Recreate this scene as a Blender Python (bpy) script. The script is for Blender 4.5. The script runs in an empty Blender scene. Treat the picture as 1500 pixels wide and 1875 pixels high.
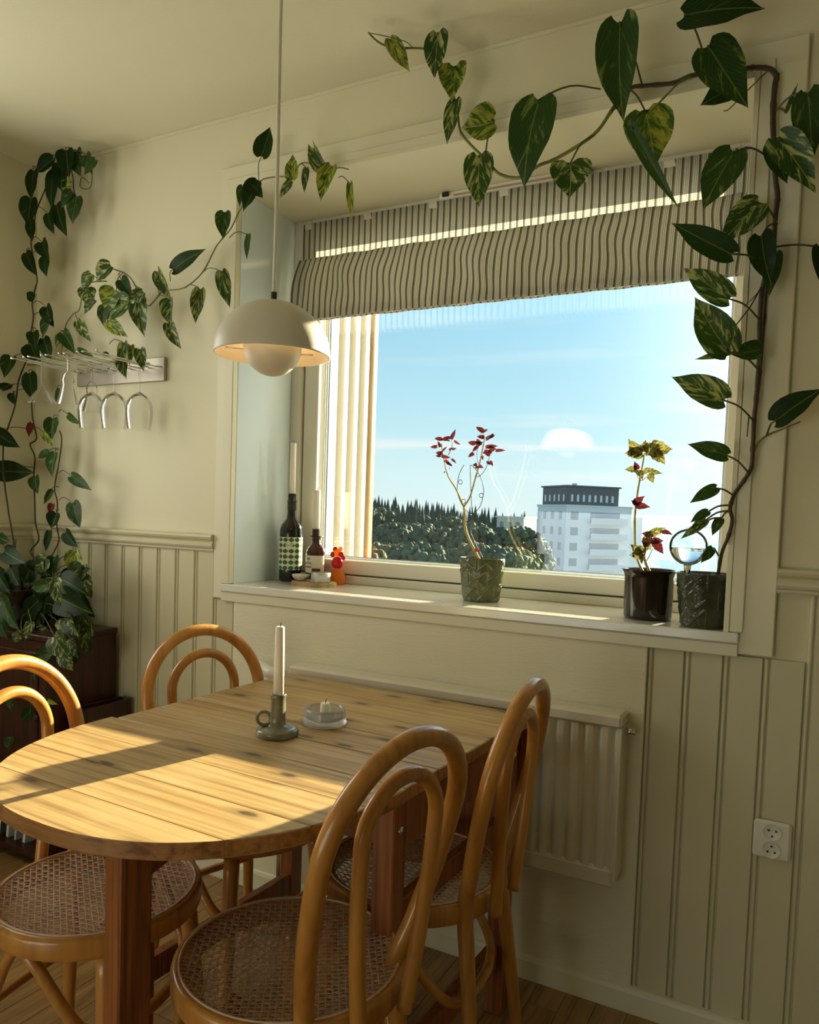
import bpy, math, random
from mathutils import Vector, Matrix
random.seed(7)
R = math.radians
S = bpy.context.scene
COL = S.collection

# ---------------------------------------------------------------- camera
F, CX, CY = 1400.0, 750.0, 1013.26          # focal length and principal point for a 1500x1875 frame
CAM = Vector((0.0, -1.95, 1.24))
_y, _p, _r = R(27.88), R(3.025), R(-2.0)
FW = Vector((-math.sin(_y)*math.cos(_p), math.cos(_y)*math.cos(_p), -math.sin(_p)))
_ri = Vector((math.cos(_y), math.sin(_y), 0)); _dn = FW.cross(_ri)
RI = math.cos(_r)*_ri + math.sin(_r)*_dn
DN = -math.sin(_r)*_ri + math.cos(_r)*_dn
cam = bpy.data.cameras.new('camera'); co = bpy.data.objects.new('camera', cam); COL.objects.link(co)
cam.sensor_width = 36; cam.lens = F*36/1875; cam.shift_y = (CY-937.5)/1875
cam.clip_start = .02; cam.clip_end = 20000
UP, BK = -DN, -FW
co.matrix_world = Matrix(((RI.x, UP.x, BK.x, CAM.x), (RI.y, UP.y, BK.y, CAM.y), (RI.z, UP.z, BK.z, CAM.z), (0, 0, 0, 1)))
S.camera = co

# ---------------------------------------------------------------- light
S.view_settings.view_transform = 'Standard'; S.view_settings.look = 'None'
S.view_settings.gamma = 1; S.view_settings.exposure = 0.0; S.view_settings.use_curve_mapping = False
SUN_AZ, SUN_EL = R(13.6), R(16.2)
SUN_DIR = Vector((math.sin(SUN_AZ)*math.cos(SUN_EL), math.cos(SUN_AZ)*math.cos(SUN_EL), math.sin(SUN_EL)))
SUN_STRENGTH = 29.0
WINDOW_POWER = 12.5
W = bpy.data.worlds.new('sky'); S.world = W; W.use_nodes = True
nt = W.node_tree; nt.nodes.clear()
def wn(t, **k):
    n = nt.nodes.new(t)
    for a, b in k.items(): setattr(n, a, b)
    return n
def wmath(op, a, b=None, c=None, clamp=False):
    n = wn('ShaderNodeMath', operation=op, use_clamp=clamp)
    for i, v in enumerate((a, b, c)):
        if v is None: continue
        if isinstance(v, (int, float)): n.inputs[i].default_value = v
        else: nt.links.new(v, n.inputs[i])
    return n.outputs[0]
tc = wn('ShaderNodeTexCoord'); sep = wn('ShaderNodeSeparateXYZ'); nt.links.new(tc.outputs['Generated'], sep.inputs[0])
ramp = wn('ShaderNodeValToRGB'); nt.links.new(sep.outputs['Z'], ramp.inputs[0])
els = ramp.color_ramp.elements
els[0].position = 0.0; els[0].color = (.80, .93, .94, 1)
els[1].position = 1.0; els[1].color = (.10, .24, .55, 1)
for p_, c_ in ((.05, (.74, .93, .97, 1)), (.12, (.56, .85, .97, 1)), (.27, (.36, .70, .93, 1)), (.5, (.18, .42, .78, 1))):
    e = els.new(p_); e.color = c_
mp = wn('ShaderNodeMapping'); mp.inputs['Scale'].default_value = (2.2, 2.2, 26); nt.links.new(tc.outputs['Generated'], mp.inputs[0])
nz = wn('ShaderNodeTexNoise'); nz.inputs['Scale'].default_value = 1.6; nz.inputs['Detail'].default_value = 5; nt.links.new(mp.outputs[0], nz.inputs[0])
cl = wmath('MULTIPLY', wmath('SUBTRACT', nz.outputs[0], .56), 5.0, clamp=True)
_d = wmath('DIVIDE', wmath('SUBTRACT', wmath('ADD', sep.outputs['Z'], wmath('MULTIPLY', nz.outputs[0], .03)), .105), .0065)
streak = wmath('MULTIPLY', wmath('POWER', 2.718, wmath('MULTIPLY', wmath('MULTIPLY', _d, _d), -1.0)), wmath('MULTIPLY', wmath('SUBTRACT', nz.outputs[0], .42), 6.0, clamp=True))
low = wmath('SUBTRACT', 1.0, wmath('MULTIPLY', sep.outputs['Z'], 3.2), clamp=True)
cl = wmath('MAXIMUM', wmath('MULTIPLY', cl, low), streak)
dot = wn('ShaderNodeVectorMath', operation='DOT_PRODUCT'); nt.links.new(tc.outputs['Generated'], dot.inputs[0]); dot.inputs[1].default_value = SUN_DIR
glow = wmath('MULTIPLY', wmath('POWER', wmath('MAXIMUM', dot.outputs['Value'], 0.0), 30.0), 3.8)
mx = wn('ShaderNodeMix', data_type='RGBA'); nt.links.new(wmath('MULTIPLY', cl, .7), mx.inputs[0])
nt.links.new(ramp.outputs[0], mx.inputs[6]); mx.inputs[7].default_value = (1.0, 1.0, .97, 1)
bg = wn('ShaderNodeBackground'); bg.inputs[1].default_value = 1.18; 
gc = wn('ShaderNodeVectorMath', operation='SCALE'); gc.inputs[0].default_value = (1.0, .97, .90); nt.links.new(glow, gc.inputs['Scale'])
ad = wn('ShaderNodeVectorMath', operation='ADD'); nt.links.new(mx.outputs[2], ad.inputs[0]); nt.links.new(gc.outputs[0], ad.inputs[1]); nt.links.new(ad.outputs[0], bg.inputs[0])
wo = wn('ShaderNodeOutputWorld'); nt.links.new(bg.outputs[0], wo.inputs[0])

def light(name, kind, loc, dirv, energy, color, **k):
    l = bpy.data.lights.new(name, kind); l.energy = energy; l.color = color
    for a, b in k.items(): setattr(l, a, b)
    o = bpy.data.objects.new(name, l); COL.objects.link(o); o.location = loc
    o.rotation_euler = Vector(dirv).to_track_quat('-Z', 'Y').to_euler()
    return o
light('sun', 'SUN', (2, 6, 5), -SUN_DIR, SUN_STRENGTH, (1.0, .84, .58), angle=R(.55))
# daylight entering through the room's other windows: window_2 in the left wall and the low glazed window_3 behind the viewer
light('window_daylight', 'AREA', (-2.675, -.76, 1.6), (1, -.15, -.05), WINDOW_POWER, (1.0, .96, .84), shape='RECTANGLE', size=.68, size_y=1.15)
light('rear_window_daylight', 'AREA', (-1.45, -3.97, .72), (0, 1, 0), 8.5, (1.0, .97, .88), shape='RECTANGLE', size=1.5, size_y=1.15)

# ---------------------------------------------------------------- helpers
def ray(px, py):
    return RI*(px-CX) + DN*(py-CY) + FW*F
def at(px, py, y=None, z=None, x=None):
    """The point of the world plane y=..., z=... or x=... seen from the tripod in direction (px, py)."""
    v = ray(px, py)
    if y is not None:
        t = (y-CAM.y)/v.y
    elif z is not None:
        t = (z-CAM.z)/v.z
    else:
        t = (x-CAM.x)/v.x
    return CAM + v*t
ZC = 2.495
def atc(px, py, y):
    p = at(px, py, y=y)
    return p if p.z < ZC-.03 else at(px, py, z=ZC-.03)
def mpp(p):                                  # metres per pixel at a point
    return (p-CAM).dot(FW)/F

class MB:
    """collects vertices and faces for ONE mesh"""
    def __init__(s): s.v = []; s.f = []; s.sm = []; s.uv = None
    def add(s, vs, fs, smooth=False):
        o = len(s.v); s.v += [tuple(v) for v in vs]
        for f in fs: s.f.append([i+o for i in f]); s.sm.append(smooth)
        return s
    def box(s, lo, hi, b=0.0):
        x0, y0, z0 = lo; x1, y1, z1 = hi
        if b <= 0:
            vs = [(x, y, z) for z in (z0, z1) for y in (y0, y1) for x in (x0, x1)]
            s.add(vs, [(0,2,3,1),(4,5,7,6),(0,1,5,4),(2,6,7,3),(0,4,6,2),(1,3,7,5)])
        else:
            import itertools
            vs = []; idx = {}
            P_ = ((x0, x1), (y0, y1), (z0, z1))
            for c in itertools.product((0, 1), repeat=3):
                for ax in range(3):
                    p = [P_[k][c[k]] for k in range(3)]
                    for k in range(3):
                        if k != ax: p[k] += b*(1 if c[k] == 0 else -1)
                    idx[(c, ax)] = len(vs); vs.append(p)
            fs = []
            for ax in range(3):
                o1, o2 = [k for k in range(3) if k != ax]
                for sd in (0, 1):
                    q = []
                    for (a, bb) in ((0,0),(1,0),(1,1),(0,1)):
                        c = [0,0,0]; c[ax] = sd; c[o1] = a; c[o2] = bb; q.append(idx[(tuple(c), ax)])
                    fs.append(q)
                for a in (0, 1):
                    for bb in (0, 1):       # edge along ax
                        c0 = [0,0,0]; c0[o1] = a; c0[o2] = bb; c1 = list(c0); c1[ax] = 1
                        fs.append([idx[(tuple(c0), o1)], idx[(tuple(c1), o1)], idx[(tuple(c1), o2)], idx[(tuple(c0), o2)]])
            for c in itertools.product((0, 1), repeat=3):
                fs.append([idx[(c, 0)], idx[(c, 1)], idx[(c, 2)]])
            s.add(vs, fs)
        return s
    def tube(s, pts, r, n=10, closed=False, cap=True):
        pts = [Vector(p) for p in pts]; m = len(pts)
        rr = r if isinstance(r, (list, tuple)) else [r]*m
        T = []
        for i in range(m):
            a = pts[(i-1) % m] if (closed or i > 0) else pts[i]
            b = pts[(i+1) % m] if (closed or i < m-1) else pts[i]
            d = b-a
            T.append(d.normalized() if d.length > 1e-9 else Vector((0, 0, 1)))
        up = Vector((0, 0, 1)) if abs(T[0].z) < .9 else Vector((1, 0, 0))
        N = (up - T[0]*up.dot(T[0])).normalized(); vs = []
        for i in range(m):
            N = (N - T[i]*N.dot(T[i])); N = N.normalized() if N.length > 1e-6 else T[i].orthogonal().normalized()
            B = T[i].cross(N)
            for k in range(n):
                a = 2*math.pi*k/n
                vs.append(pts[i] + (N*math.cos(a)+B*math.sin(a))*rr[i])
        fs = []
        for i in range(m if closed else m-1):
            j = (i+1) % m
            for k in range(n):
                l = (k+1) % n
                fs.append((i*n+k, i*n+l, j*n+l, j*n+k))
        if cap and not closed:
            fs.append(tuple(range(n))[::-1]); fs.append(tuple((m-1)*n+k for k in range(n)))
        s.add(vs, fs, True); return s
    def lathe(s, prof, n=32, c=(0, 0, 0), smooth=True, fn=None):
        c = Vector(c); m = len(prof); vs = []
        for i, (r, z) in enumerate(prof):
            for k in range(n):
                a = 2*math.pi*k/n
                q = (r*math.cos(a), r*math.sin(a), z)
                if fn: q = fn(q, a, i)
                vs.append(c+Vector(q))
        fs = []
        for i in range(m-1):
            for k in range(n):
                l = (k+1) % n
                fs.append((i*n+k, i*n+l, (i+1)*n+l, (i+1)*n+k))
        if prof[0][0] > 1e-6: fs.append(tuple(range(n))[::-1])
        if prof[-1][0] > 1e-6: fs.append(tuple((m-1)*n+k for k in range(n)))
        s.add(vs, fs, smooth); return s
    def sphere(s, c, r, n=10, sq=(1, 1, 1)):
        c = Vector(c)
        prof = [(math.sin(math.pi*i/n)*r, -math.cos(math.pi*i/n)*r) for i in range(n+1)]
        prof[0] = (0, -r); prof[-1] = (0, r)
        s.lathe(prof, n+4, c, True, lambda q, a, i: (q[0]*sq[0], q[1]*sq[1], q[2]*sq[2])); return s
    def prism(s, pts, z0, z1):               # outline in xy, counter-clockwise
        n = len(pts)
        vs = [(x, y, z0) for x, y in pts] + [(x, y, z1) for x, y in pts]
        fs = [tuple(range(n))[::-1], tuple(range(n, 2*n))] + [(i, (i+1) % n, n+(i+1) % n, n+i) for i in range(n)]
        s.add(vs, fs); return s
    def xf(s, M, start=0):
        for i in range(start, len(s.v)): s.v[i] = tuple(M @ Vector(s.v[i]))
        return s
    def build(s, name, mat, parent=None, kind=None, mats=None):
        me = bpy.data.meshes.new(name); me.from_pydata(s.v, [], s.f)
        me.polygons.foreach_set('use_smooth', s.sm); me.validate(clean_customdata=False)
        if s.uv is not None:
            ul = me.uv_layers.new(name='UVMap')
            for lp in me.loops: ul.data[lp.index].uv = s.uv[lp.vertex_index]
        me.materials.append(mat)
        o = bpy.data.objects.new(name, me); COL.objects.link(o)
        if parent is not None: o.parent = parent
        if kind: o['kind'] = kind
        return o
def tag(o, label, cat, group=None, kind=None):
    o['label'] = label; o['category'] = cat
    if group: o['group'] = group
    if kind: o['kind'] = kind
    return o
def thing(name, label, cat, loc=(0, 0, 0), rz=0.0, group=None):
    o = bpy.data.objects.new(name, None); COL.objects.link(o); o.empty_display_size = .05
    o.location = loc; o.rotation_euler = (0, 0, rz)
    return tag(o, label, cat, group)
def smooth_pts(pts, k=6):
    """Catmull-Rom through the points"""
    P_ = [Vector(p) for p in pts]
    if len(P_) < 3: return P_
    Q = [P_[0]*2-P_[1]] + P_ + [P_[-1]*2-P_[-2]]; out = []
    for i in range(1, len(Q)-2):
        a, b, c, d = Q[i-1], Q[i], Q[i+1], Q[i+2]
        for j in range(k):
            t = j/k
            out.append(.5*((2*b)+(c-a)*t+(2*a-5*b+4*c-d)*t*t+(3*b-a-3*c+d)*t**3))
    out.append(P_[-1]); return out
def smooth_obj(o, levels=1):
    m = o.modifiers.new('sub', 'SUBSURF'); m.levels = levels; m.render_levels = levels; return o

# ---------------------------------------------------------------- materials
class N:
    def __init__(s, name, disp=False):
        s.m = bpy.data.materials.new(name); s.m.use_nodes = True; s.t = s.m.node_tree; s.t.nodes.clear()
        s.out = s.t.nodes.new('ShaderNodeOutputMaterial')
    def n(s, t, ins=None, **k):
        n = s.t.nodes.new(t)
        for a, b in k.items(): setattr(n, a, b)
        for a, b in (ins or {}).items(): s.set(n, a, b)
        return n
    def set(s, n, a, b):
        i = n.inputs[a]
        if isinstance(b, bpy.types.NodeSocket): s.t.links.new(b, i)
        else: i.default_value = b
    def math(s, op, a, b=0.0, c=0.0, clamp=False):
        n = s.n('ShaderNodeMath', operation=op, use_clamp=clamp)
        for i, v in enumerate((a, b, c)): s.set(n, i, v)
        return n.outputs[0]
    def coord(s, kind='Object', scale=(1, 1, 1)):
        tc = s.n('ShaderNodeTexCoord')
        return s.n('ShaderNodeMapping', {0: tc.outputs[kind], 'Scale': scale}).outputs[0]
    def noise(s, v, scale=5, detail=3, rough=.5, dist=0.0):
        return s.n('ShaderNodeTexNoise', {'Vector': v, 'Scale': scale, 'Detail': detail, 'Roughness': rough, 'Distortion': dist}).outputs[0]
    def ramp(s, fac, stops, interp='LINEAR'):
        n = s.n('ShaderNodeValToRGB', {0: fac}); e = n.color_ramp.elements; n.color_ramp.interpolation = interp
        e[0].position, e[0].color = stops[0][0], (*stops[0][1], 1)
        e[1].position, e[1].color = stops[-1][0], (*stops[-1][1], 1)
        for p_, c_ in stops[1:-1]:
            q = e.new(p_); q.color = (*c_, 1)
        return n.outputs[0]
    def mix(s, f, a, b, mode='MIX'):
        n = s.n('ShaderNodeMix', data_type='RGBA', blend_type=mode)
        s.set(n, 0, f); s.set(n, 6, a if isinstance(a, bpy.types.NodeSocket) else (*a, 1)); s.set(n, 7, b if isinstance(b, bpy.types.NodeSocket) else (*b, 1))
        return n.outputs[2]
    def bump(s, h, strength=.2, dist=.005):
        return s.n('ShaderNodeBump', {'Height': h, 'Strength': strength, 'Distance': dist}).outputs[0]
    def bsdf(s, color, rough=.5, spec=.5, metal=0.0, normal=None, coat=0.0, trans=0.0, ior=1.45, sheen=0.0, emit=None, alpha=1.0):
        n = s.n('ShaderNodeBsdfPrincipled')
        s.set(n, 'Base Color', color if isinstance(color, bpy.types.NodeSocket) else (*color, 1))
        s.set(n, 'Roughness', rough); s.set(n, 'Specular IOR Level', spec); s.set(n, 'Metallic', metal); s.set(n, 'Coat Weight', coat)
        s.set(n, 'Transmission Weight', trans); s.set(n, 'IOR', ior)
        if coat: n.inputs['Coat Roughness'].default_value = .12
        if normal is not None: s.set(n, 'Normal', normal)
        if emit: s.set(n, 'Emission Color', (*emit[0], 1)); s.set(n, 'Emission Strength', emit[1])
        return n.outputs[0]
    def done(s, sh): s.t.links.new(sh, s.out.inputs[0]); return s.m

def plain(name, c, rough=.5, var=.08, scale=12, bump=0.0, **k):
    a = N(name); v = a.coord('Object'); f = a.noise(v, scale, 3)
    col = a.mix(f, [x*(1-var) for x in c], [min(1, x*(1+var)) for x in c])
    nrm = a.bump(a.noise(v, scale*6, 2), bump, .002) if bump else None
    return a.done(a.bsdf(col, rough, normal=nrm, **k))
def wood(name, c0, c1, c2, axis=0, rough=.4, gs=1.0, coat=0.0, knots=0.0, rnd=True, bump=.15, worn=None):
    """grain runs along local axis 0/1/2; c0 dark line, c1 body, c2 light"""
    a = N(name); sc = [14*gs]*3; sc[axis] = .9*gs
    tc = a.n('ShaderNodeTexCoord')
    v = tc.outputs['Object']
    if rnd:
        oi = a.n('ShaderNodeObjectInfo')
        off = a.n('ShaderNodeCombineXYZ', {0: a.math('MULTIPLY', oi.outputs['Random'], 13.7), 1: a.math('MULTIPLY', oi.outputs['Random'], 7.3), 2: a.math('MULTIPLY', oi.outputs['Random'], 3.1)})
        v = a.n('ShaderNodeVectorMath', {0: v, 1: off.outputs[0]}, operation='ADD').outputs[0]
    g = a.n('ShaderNodeMapping', {0: v, 'Scale': sc}).outputs[0]
    n1 = a.noise(g, 1.5, 4, .55, 1.2); n2 = a.noise(g, 9, 4, .6, .3)
    f = a.math('ADD', a.math('MULTIPLY', n1, .65), a.math('MULTIPLY', n2, .35))
    col = a.ramp(f, [(.30, c0), (.45, c1), (.60, c2), (.72, c1)])
    rings = a.n('ShaderNodeTexWave', {'Vector': g, 'Scale': .9, 'Distortion': 7.0, 'Detail': 2.0, 'Detail Scale': .7}, wave_type='BANDS', bands_direction='XYZ'[(axis+1) % 3]).outputs['Fac' if False else 1]
    col = a.mix(a.math('MULTIPLY', a.math('POWER', rings, 5.0), .33), col, c0)
    streak = a.ramp(a.noise(a.n('ShaderNodeMapping', {0: v, 'Scale': [x_*(.5 if i_ == axis else 1.6) for i_, x_ in enumerate(sc)]}).outputs[0], 2.2, 5, .6, .5), [(.33, (1, 1, 1)), (.45, (0, 0, 0))])
    col = a.mix(a.math('MULTIPLY', streak, .75), col, c0)
    if knots:
        ks = [10.0]*3; ks[axis] = 3.6; ks[2 if axis != 2 else 1] = .4
        kv = a.n('ShaderNodeMapping', {0: v, 'Scale': ks}).outputs[0]
        kv2 = a.n('ShaderNodeMix', {0: .08, 4: kv, 5: a.n('ShaderNodeTexNoise', {'Vector': kv, 'Scale': 3.0}).outputs[1]}, data_type='VECTOR').outputs[1]
        vo = a.n('ShaderNodeTexVoronoi', {'Vector': kv2, 'Scale': .9, 'Randomness': 1.0}, voronoi_dimensions='2D').outputs[0]
        k_ = a.ramp(vo, [(0.0, (1, 1, 1)), (.040, (1, 1, 1)), (.075, (.35, .35, .35)), (.17, (0, 0, 0))])
        col = a.mix(a.math('MULTIPLY', k_, knots), col, [x*.35 for x in c0])
    if worn: col = a.mix(a.ramp(a.noise(v, 3.5, 4), [(.5, (0, 0, 0)), (.72, (.5, .5, .5))]), col, worn)
    return a.done(a.bsdf(col, rough, coat=coat, normal=a.bump(f, bump, .002)))

M = {}
def wallpaint(name, c, weave=False):
    a = N(name); v = a.coord('Object')
    n = a.noise(v, 1.3, 3); col = a.mix(n, [x*.95 for x in c], [x*1.03 for x in c])
    h = a.noise(a.coord('Object', (1, 1, 6)) if weave else v, 45 if weave else 160, 4)
    return a.done(a.bsdf(col, .55 if not weave else .6, normal=a.bump(h, .35 if weave else .12, .003), spec=.35))
M['wall'] = wallpaint('wall_paint', (.76, .725, .53))
M['ceil'] = wallpaint('ceiling_paint', (.74, .71, .52))
M['weave'] = wallpaint('woven_wallpaper', (.80, .765, .58), True)
M['board'] = plain('board_paint', (.63, .59, .40), .45, .04, 3, .05)
M['trim'] = plain('trim_paint', (.76, .73, .55), .35, .03, 4, .03)
M['jamb'] = plain('sky_tinted_gloss_paint', (.74, .86, .92), .14, .02, 3, .0, coat=1.0)  # blue cast of the sky light is put into the paint colour
M['sill'] = plain('sill_paint', (.78, .77, .68), .18, .02, 3, .0, coat=.5)
M['frame'] = plain('window_frame_paint', (.72, .69, .58), .3, .03, 5)
M['gasket'] = plain('black_rubber', (.015, .017, .02), .5)
M['alu'] = plain('aluminium', (.55, .6, .63), .3, metal=.8)
M['table'] = wood('old_pine', (.15, .078, .026), (.41, .265, .100), (.50, .345, .145), 0, .36, .8, 0.0, 1.0, worn=(.56, .43, .22))
M['table_edge'] = wood('pine_edge', (.16, .06, .018), (.36, .165, .05), (.46, .23, .075), 0, .42, 1.0)
M['tleg'] = wood('pine_leg', (.11, .028, .008), (.27, .085, .022), (.38, .13, .035), 2, .4, 1.0, .15)
M['beech'] = wood('lacquered_beech', (.36, .145, .028), (.52, .235, .048), (.60, .29, .065), 2, .30, .5, .5, 0, True, .04)
M['floor'] = wood('oak_floor', (.16, .085, .028), (.33, .19, .065), (.43, .26, .095), 1, .35, 1.2, .2)
M['mahog'] = wood('mahogany', (.014, .004, .002), (.040, .010, .005), (.065, .018, .008), 2, .4, 1.0, .2)
M['cane'] = plain('woven_cane', (.72, .53, .40), .5, .35, 60)
M['white_enamel'] = plain('white_enamel', (.74, .70, .55), .25, .02, 3, coat=.3)
M['plastic'] = plain('white_plastic', (.80, .77, .66), .3, .02)
M['hole'] = plain('dark_hole', (.02, .015, .01), .6)
M['chrome'] = plain('chrome', (.7, .7, .68), .15, .05, metal=1.0)
M['steel'] = plain('rack_steel', (.42, .38, .31), .38, .08, metal=.6)
M['lampw'] = plain('lamp_lacquer', (.78, .75, .64), .42, .02)
M['lampin'] = plain('lamp_inner', (.80, .72, .55), .5, .02)
M['cord'] = plain('white_cord', (.78, .74, .62), .5)
M['candle'] = N('candle_wax').done(None) if False else None
a = N('candle_wax'); M['candle'] = a.done(a.bsdf((.86, .84, .72), .4, spec=.4))
M['wick'] = plain('wick', (.02, .015, .01), .9)
def glass(name, c=(1, 1, 1), ior=1.45, rough=0.0):
    a = N(name); return a.done(a.bsdf(c, rough, trans=1.0, ior=ior))
M['glass'] = glass('clear_glass')
a = N('ribbed_glass'); M['ribglass'] = a.done(a.n('ShaderNodeMixShader', {0: .40, 1: a.bsdf((.95, .97, .98), .08, trans=1.0), 2: a.n('ShaderNodeMixShader', {0: .6, 1: a.n('ShaderNodeBsdfTransparent', {0: (.95, .97, .98, 1)}).outputs[0], 2: a.bsdf((.80, .82, .80), .15)}).outputs[0]}).outputs[0])
def thin(name, c, refl):
    a = N(name)
    fr = a.n('ShaderNodeFresnel', {'IOR': refl}).outputs[0]
    t = a.n('ShaderNodeBsdfTransparent', {0: (*c, 1)}).outputs[0]; g = a.n('ShaderNodeBsdfGlossy', {'Roughness': 0.0}).outputs[0]
    return a.done(a.n('ShaderNodeMixShader', {0: fr, 1: t, 2: g}).outputs[0])
M['pane'] = thin('window_glass', (.98, .995, .99), 1.5)
M['wineglass'] = thin('thin_glass', (.96, .965, .955), 1.25)
M['iron'] = plain('black_iron', (.03, .022, .018), .4)
M['soil'] = plain('soil', (.035, .022, .014), .95, .5, 80, .5)
M['vine'] = plain('vine_stem', (.055, .040, .018), .6, .3, 40)
M['vineg'] = plain('green_stem', (.19, .20, .045), .5, .25, 30)
M['petiole'] = plain('leaf_stalk', (.075, .085, .022), .5, .3, 30)
def leafmat(name, base, vari, lo, hi, trans=(.10, .22, .02), rib=(.16, .22, .05), tw=.11, spec=.22):
    a = N(name); uv = a.n('ShaderNodeUVMap').outputs[0]; sp = a.n('ShaderNodeSeparateXYZ', {0: uv}); oi = a.n('ShaderNodeObjectInfo')
    u, v = sp.outputs[0], sp.outputs[1]
    au = a.math('ABSOLUTE', a.math('SUBTRACT', u, .5))
    s_ = a.math('SUBTRACT', v, a.math('MULTIPLY', au, 1.1))
    vec = a.n('ShaderNodeCombineXYZ', {0: a.math('MULTIPLY', s_, 6.0), 1: a.math('MULTIPLY', u, 3.6), 2: a.math('MULTIPLY', oi.outputs['Random'], 37.0)}).outputs[0]
    n1 = a.noise(vec, 1.0, 5, .62, .6)
    vein = a.math('POWER', a.math('ABSOLUTE', a.math('SINE', a.math('MULTIPLY', s_, 34.0))), 14.0)
    f = a.ramp(n1, [(lo, (0, 0, 0)), (hi, (1, 1, 1))])
    bc = a.mix(oi.outputs['Random'], base, [x*1.7 for x in base])
    col = a.mix(f, bc, vari)
    ribm = a.math('LESS_THAN', au, .014)
    col = a.mix(a.math('MAXIMUM', a.math('MULTIPLY', ribm, .7), a.math('MULTIPLY', vein, .12)), col, rib)
    tr = a.mix(f, trans, [min(1, x*1.3) for x in vari])
    p_ = a.bsdf(col, .42, spec=spec, normal=a.bump(vein, -.25, .002))
    t_ = a.n('ShaderNodeBsdfTranslucent', {0: tr}).outputs[0]
    return a.done(a.n('ShaderNodeMixShader', {0: tw, 1: p_, 2: t_}).outputs[0])
M['leaf_dark'] = leafmat('pothos_dark', (.005, .017, .004), (.12, .17, .04), .64, .78, spec=.12, tw=.08)
M['leaf_green'] = leafmat('pothos_green', (.010, .032, .006), (.18, .24, .05), .56, .70)
M['leaf_var'] = leafmat('pothos_variegated', (.011, .034, .008), (.40, .43, .14), .50, .62, rib=(.3, .36, .1))
M['leaf_bright'] = leafmat('pothos_bright', (.025, .070, .010), (.38, .39, .05), .44, .58, rib=(.4, .42, .1))
M['leaf_red'] = leafmat('withered_leaf', (.10, .012, .008), (.16, .03, .02), .45, .6, (.3, .03, .01), (.2, .05, .03))
M['leaf_coleus'] = leafmat('coleus_red', (.020, .006, .008), (.12, .025, .025), .45, .65, (.14, .015, .02), (.15, .03, .03), .2)
M['leaf_frill'] = leafmat('coleus_frill', (.035, .025, .012), (.36, .34, .10), .44, .60, (.12, .10, .02), (.3, .28, .08), .2)
M['stemy'] = plain('yellow_stem', (.50, .38, .06), .5, .3, 40)
def ceramic(name, c0, c1, rough=.18, scale=8.0, ridge=False):
    a = N(name); v = a.coord('Object'); n = a.noise(v, scale, 4); col = a.ramp(n, [(.35, c0), (.65, c1)]); nrm = None
    if ridge:
        sp = a.n('ShaderNodeSeparateXYZ', {0: v}); an = a.math('ARCTAN2', sp.outputs[1], sp.outputs[0])
        row = a.math('FLOOR', a.math('DIVIDE', sp.outputs[2], .047))
        u = a.math('ADD', a.math('MULTIPLY', an, 1.114), a.math('MULTIPLY', row, .5))
        fu = a.math('ABSOLUTE', a.math('SUBTRACT', a.math('FRACT', u), .5))
        wob = a.math('MULTIPLY', a.noise(v, 60, 2), .004)
        ch = a.math('SINE', a.math('MULTIPLY', a.math('ADD', a.math('SUBTRACT', sp.outputs[2], a.math('MULTIPLY', fu, .062)), wob), 900.0))
        line = a.math('MAXIMUM', a.math('POWER', a.math('MAXIMUM', ch, 0.0), 4.0), a.math('LESS_THAN', fu, .022))
        col = a.mix(a.math('MULTIPLY', line, .32), col, [min(1, x*3.2+.02) for x in c1]); nrm = a.bump(line, .5, .0012)
    return a.done(a.bsdf(col, rough, coat=.4, normal=nrm))
M['green_glaze'] = ceramic('olive_glaze', (.045, .058, .020), (.12, .135, .045), .16, 12, True)
M['dark_glaze'] = ceramic('dark_olive_glaze', (.022, .028, .012), (.06, .066, .030), .16, 12, True)
M['black_glaze'] = ceramic('black_glaze', (.012, .008, .006), (.02, .013, .010), .12, 6)
M['stoneware'] = ceramic('grey_green_stoneware', (.13, .13, .08), (.30, .30, .20), .22, 16)

# ================================================================ THE ROOM
X0, X1, YB = -2.69, 2.3, -4.0
OX0, OX1, OZ0, OZ1 = -1.697, -.166, .987, 2.262       # window opening
def struct(o): o['kind'] = 'structure'; return o
m = MB()
for lo, hi in (((X0-.1, 0, 0), (OX0, .33, ZC)), ((OX1, 0, 0), (X1+.1, .33, ZC)), ((OX0, 0, 0), (OX1, .33, OZ0-.03)), ((OX0, 0, OZ1), (OX1, .33, ZC))):
    m.box(lo, hi)
wall_back = struct(m.build('wall_back', M['wall']))
# left wall with the opening of window_2
WY0, WY1, WZ0, WZ1 = -1.18, -.36, 1.16, 2.2
m = MB()
for lo, hi in (((X0-.1, WY1, 0), (X0, .0, ZC)), ((X0-.1, YB, 0), (X0, WY0, ZC)), ((X0-.1, WY0, 0), (X0, WY1, WZ0)), ((X0-.1, WY0, WZ1), (X0, WY1, ZC))):
    m.box(lo, hi)
wall_left = struct(m.build('wall_left', M['wall']))
struct(MB().box((X1, YB, 0), (X1+.1, 0, ZC)).build('wall_right', M['wall']))
m = MB(); VX0, VX1, VZ0, VZ1 = -2.25, -.65, .1, 1.34
for lo, hi in (((X0-.1, YB-.1, 0), (VX0, YB, ZC)), ((VX1, YB-.1, 0), (X1+.1, YB, ZC)), ((VX0, YB-.1, 0), (VX1, YB, VZ0)), ((VX0, YB-.1, VZ1), (VX1, YB, ZC))): m.box(lo, hi)
struct(m.build('wall_front', M['wall']))
m = MB()
for lo, hi in (((VX0, YB-.07, VZ0), (VX1, YB-.02, VZ0+.05)), ((VX0, YB-.07, VZ1-.05), (VX1, YB-.02, VZ1)), ((VX0, YB-.07, VZ0+.05), (VX0+.05, YB-.02, VZ1-.05)), ((VX1-.05, YB-.07, VZ0+.05), (VX1, YB-.02, VZ1-.05))): m.box(lo, hi)
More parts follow.
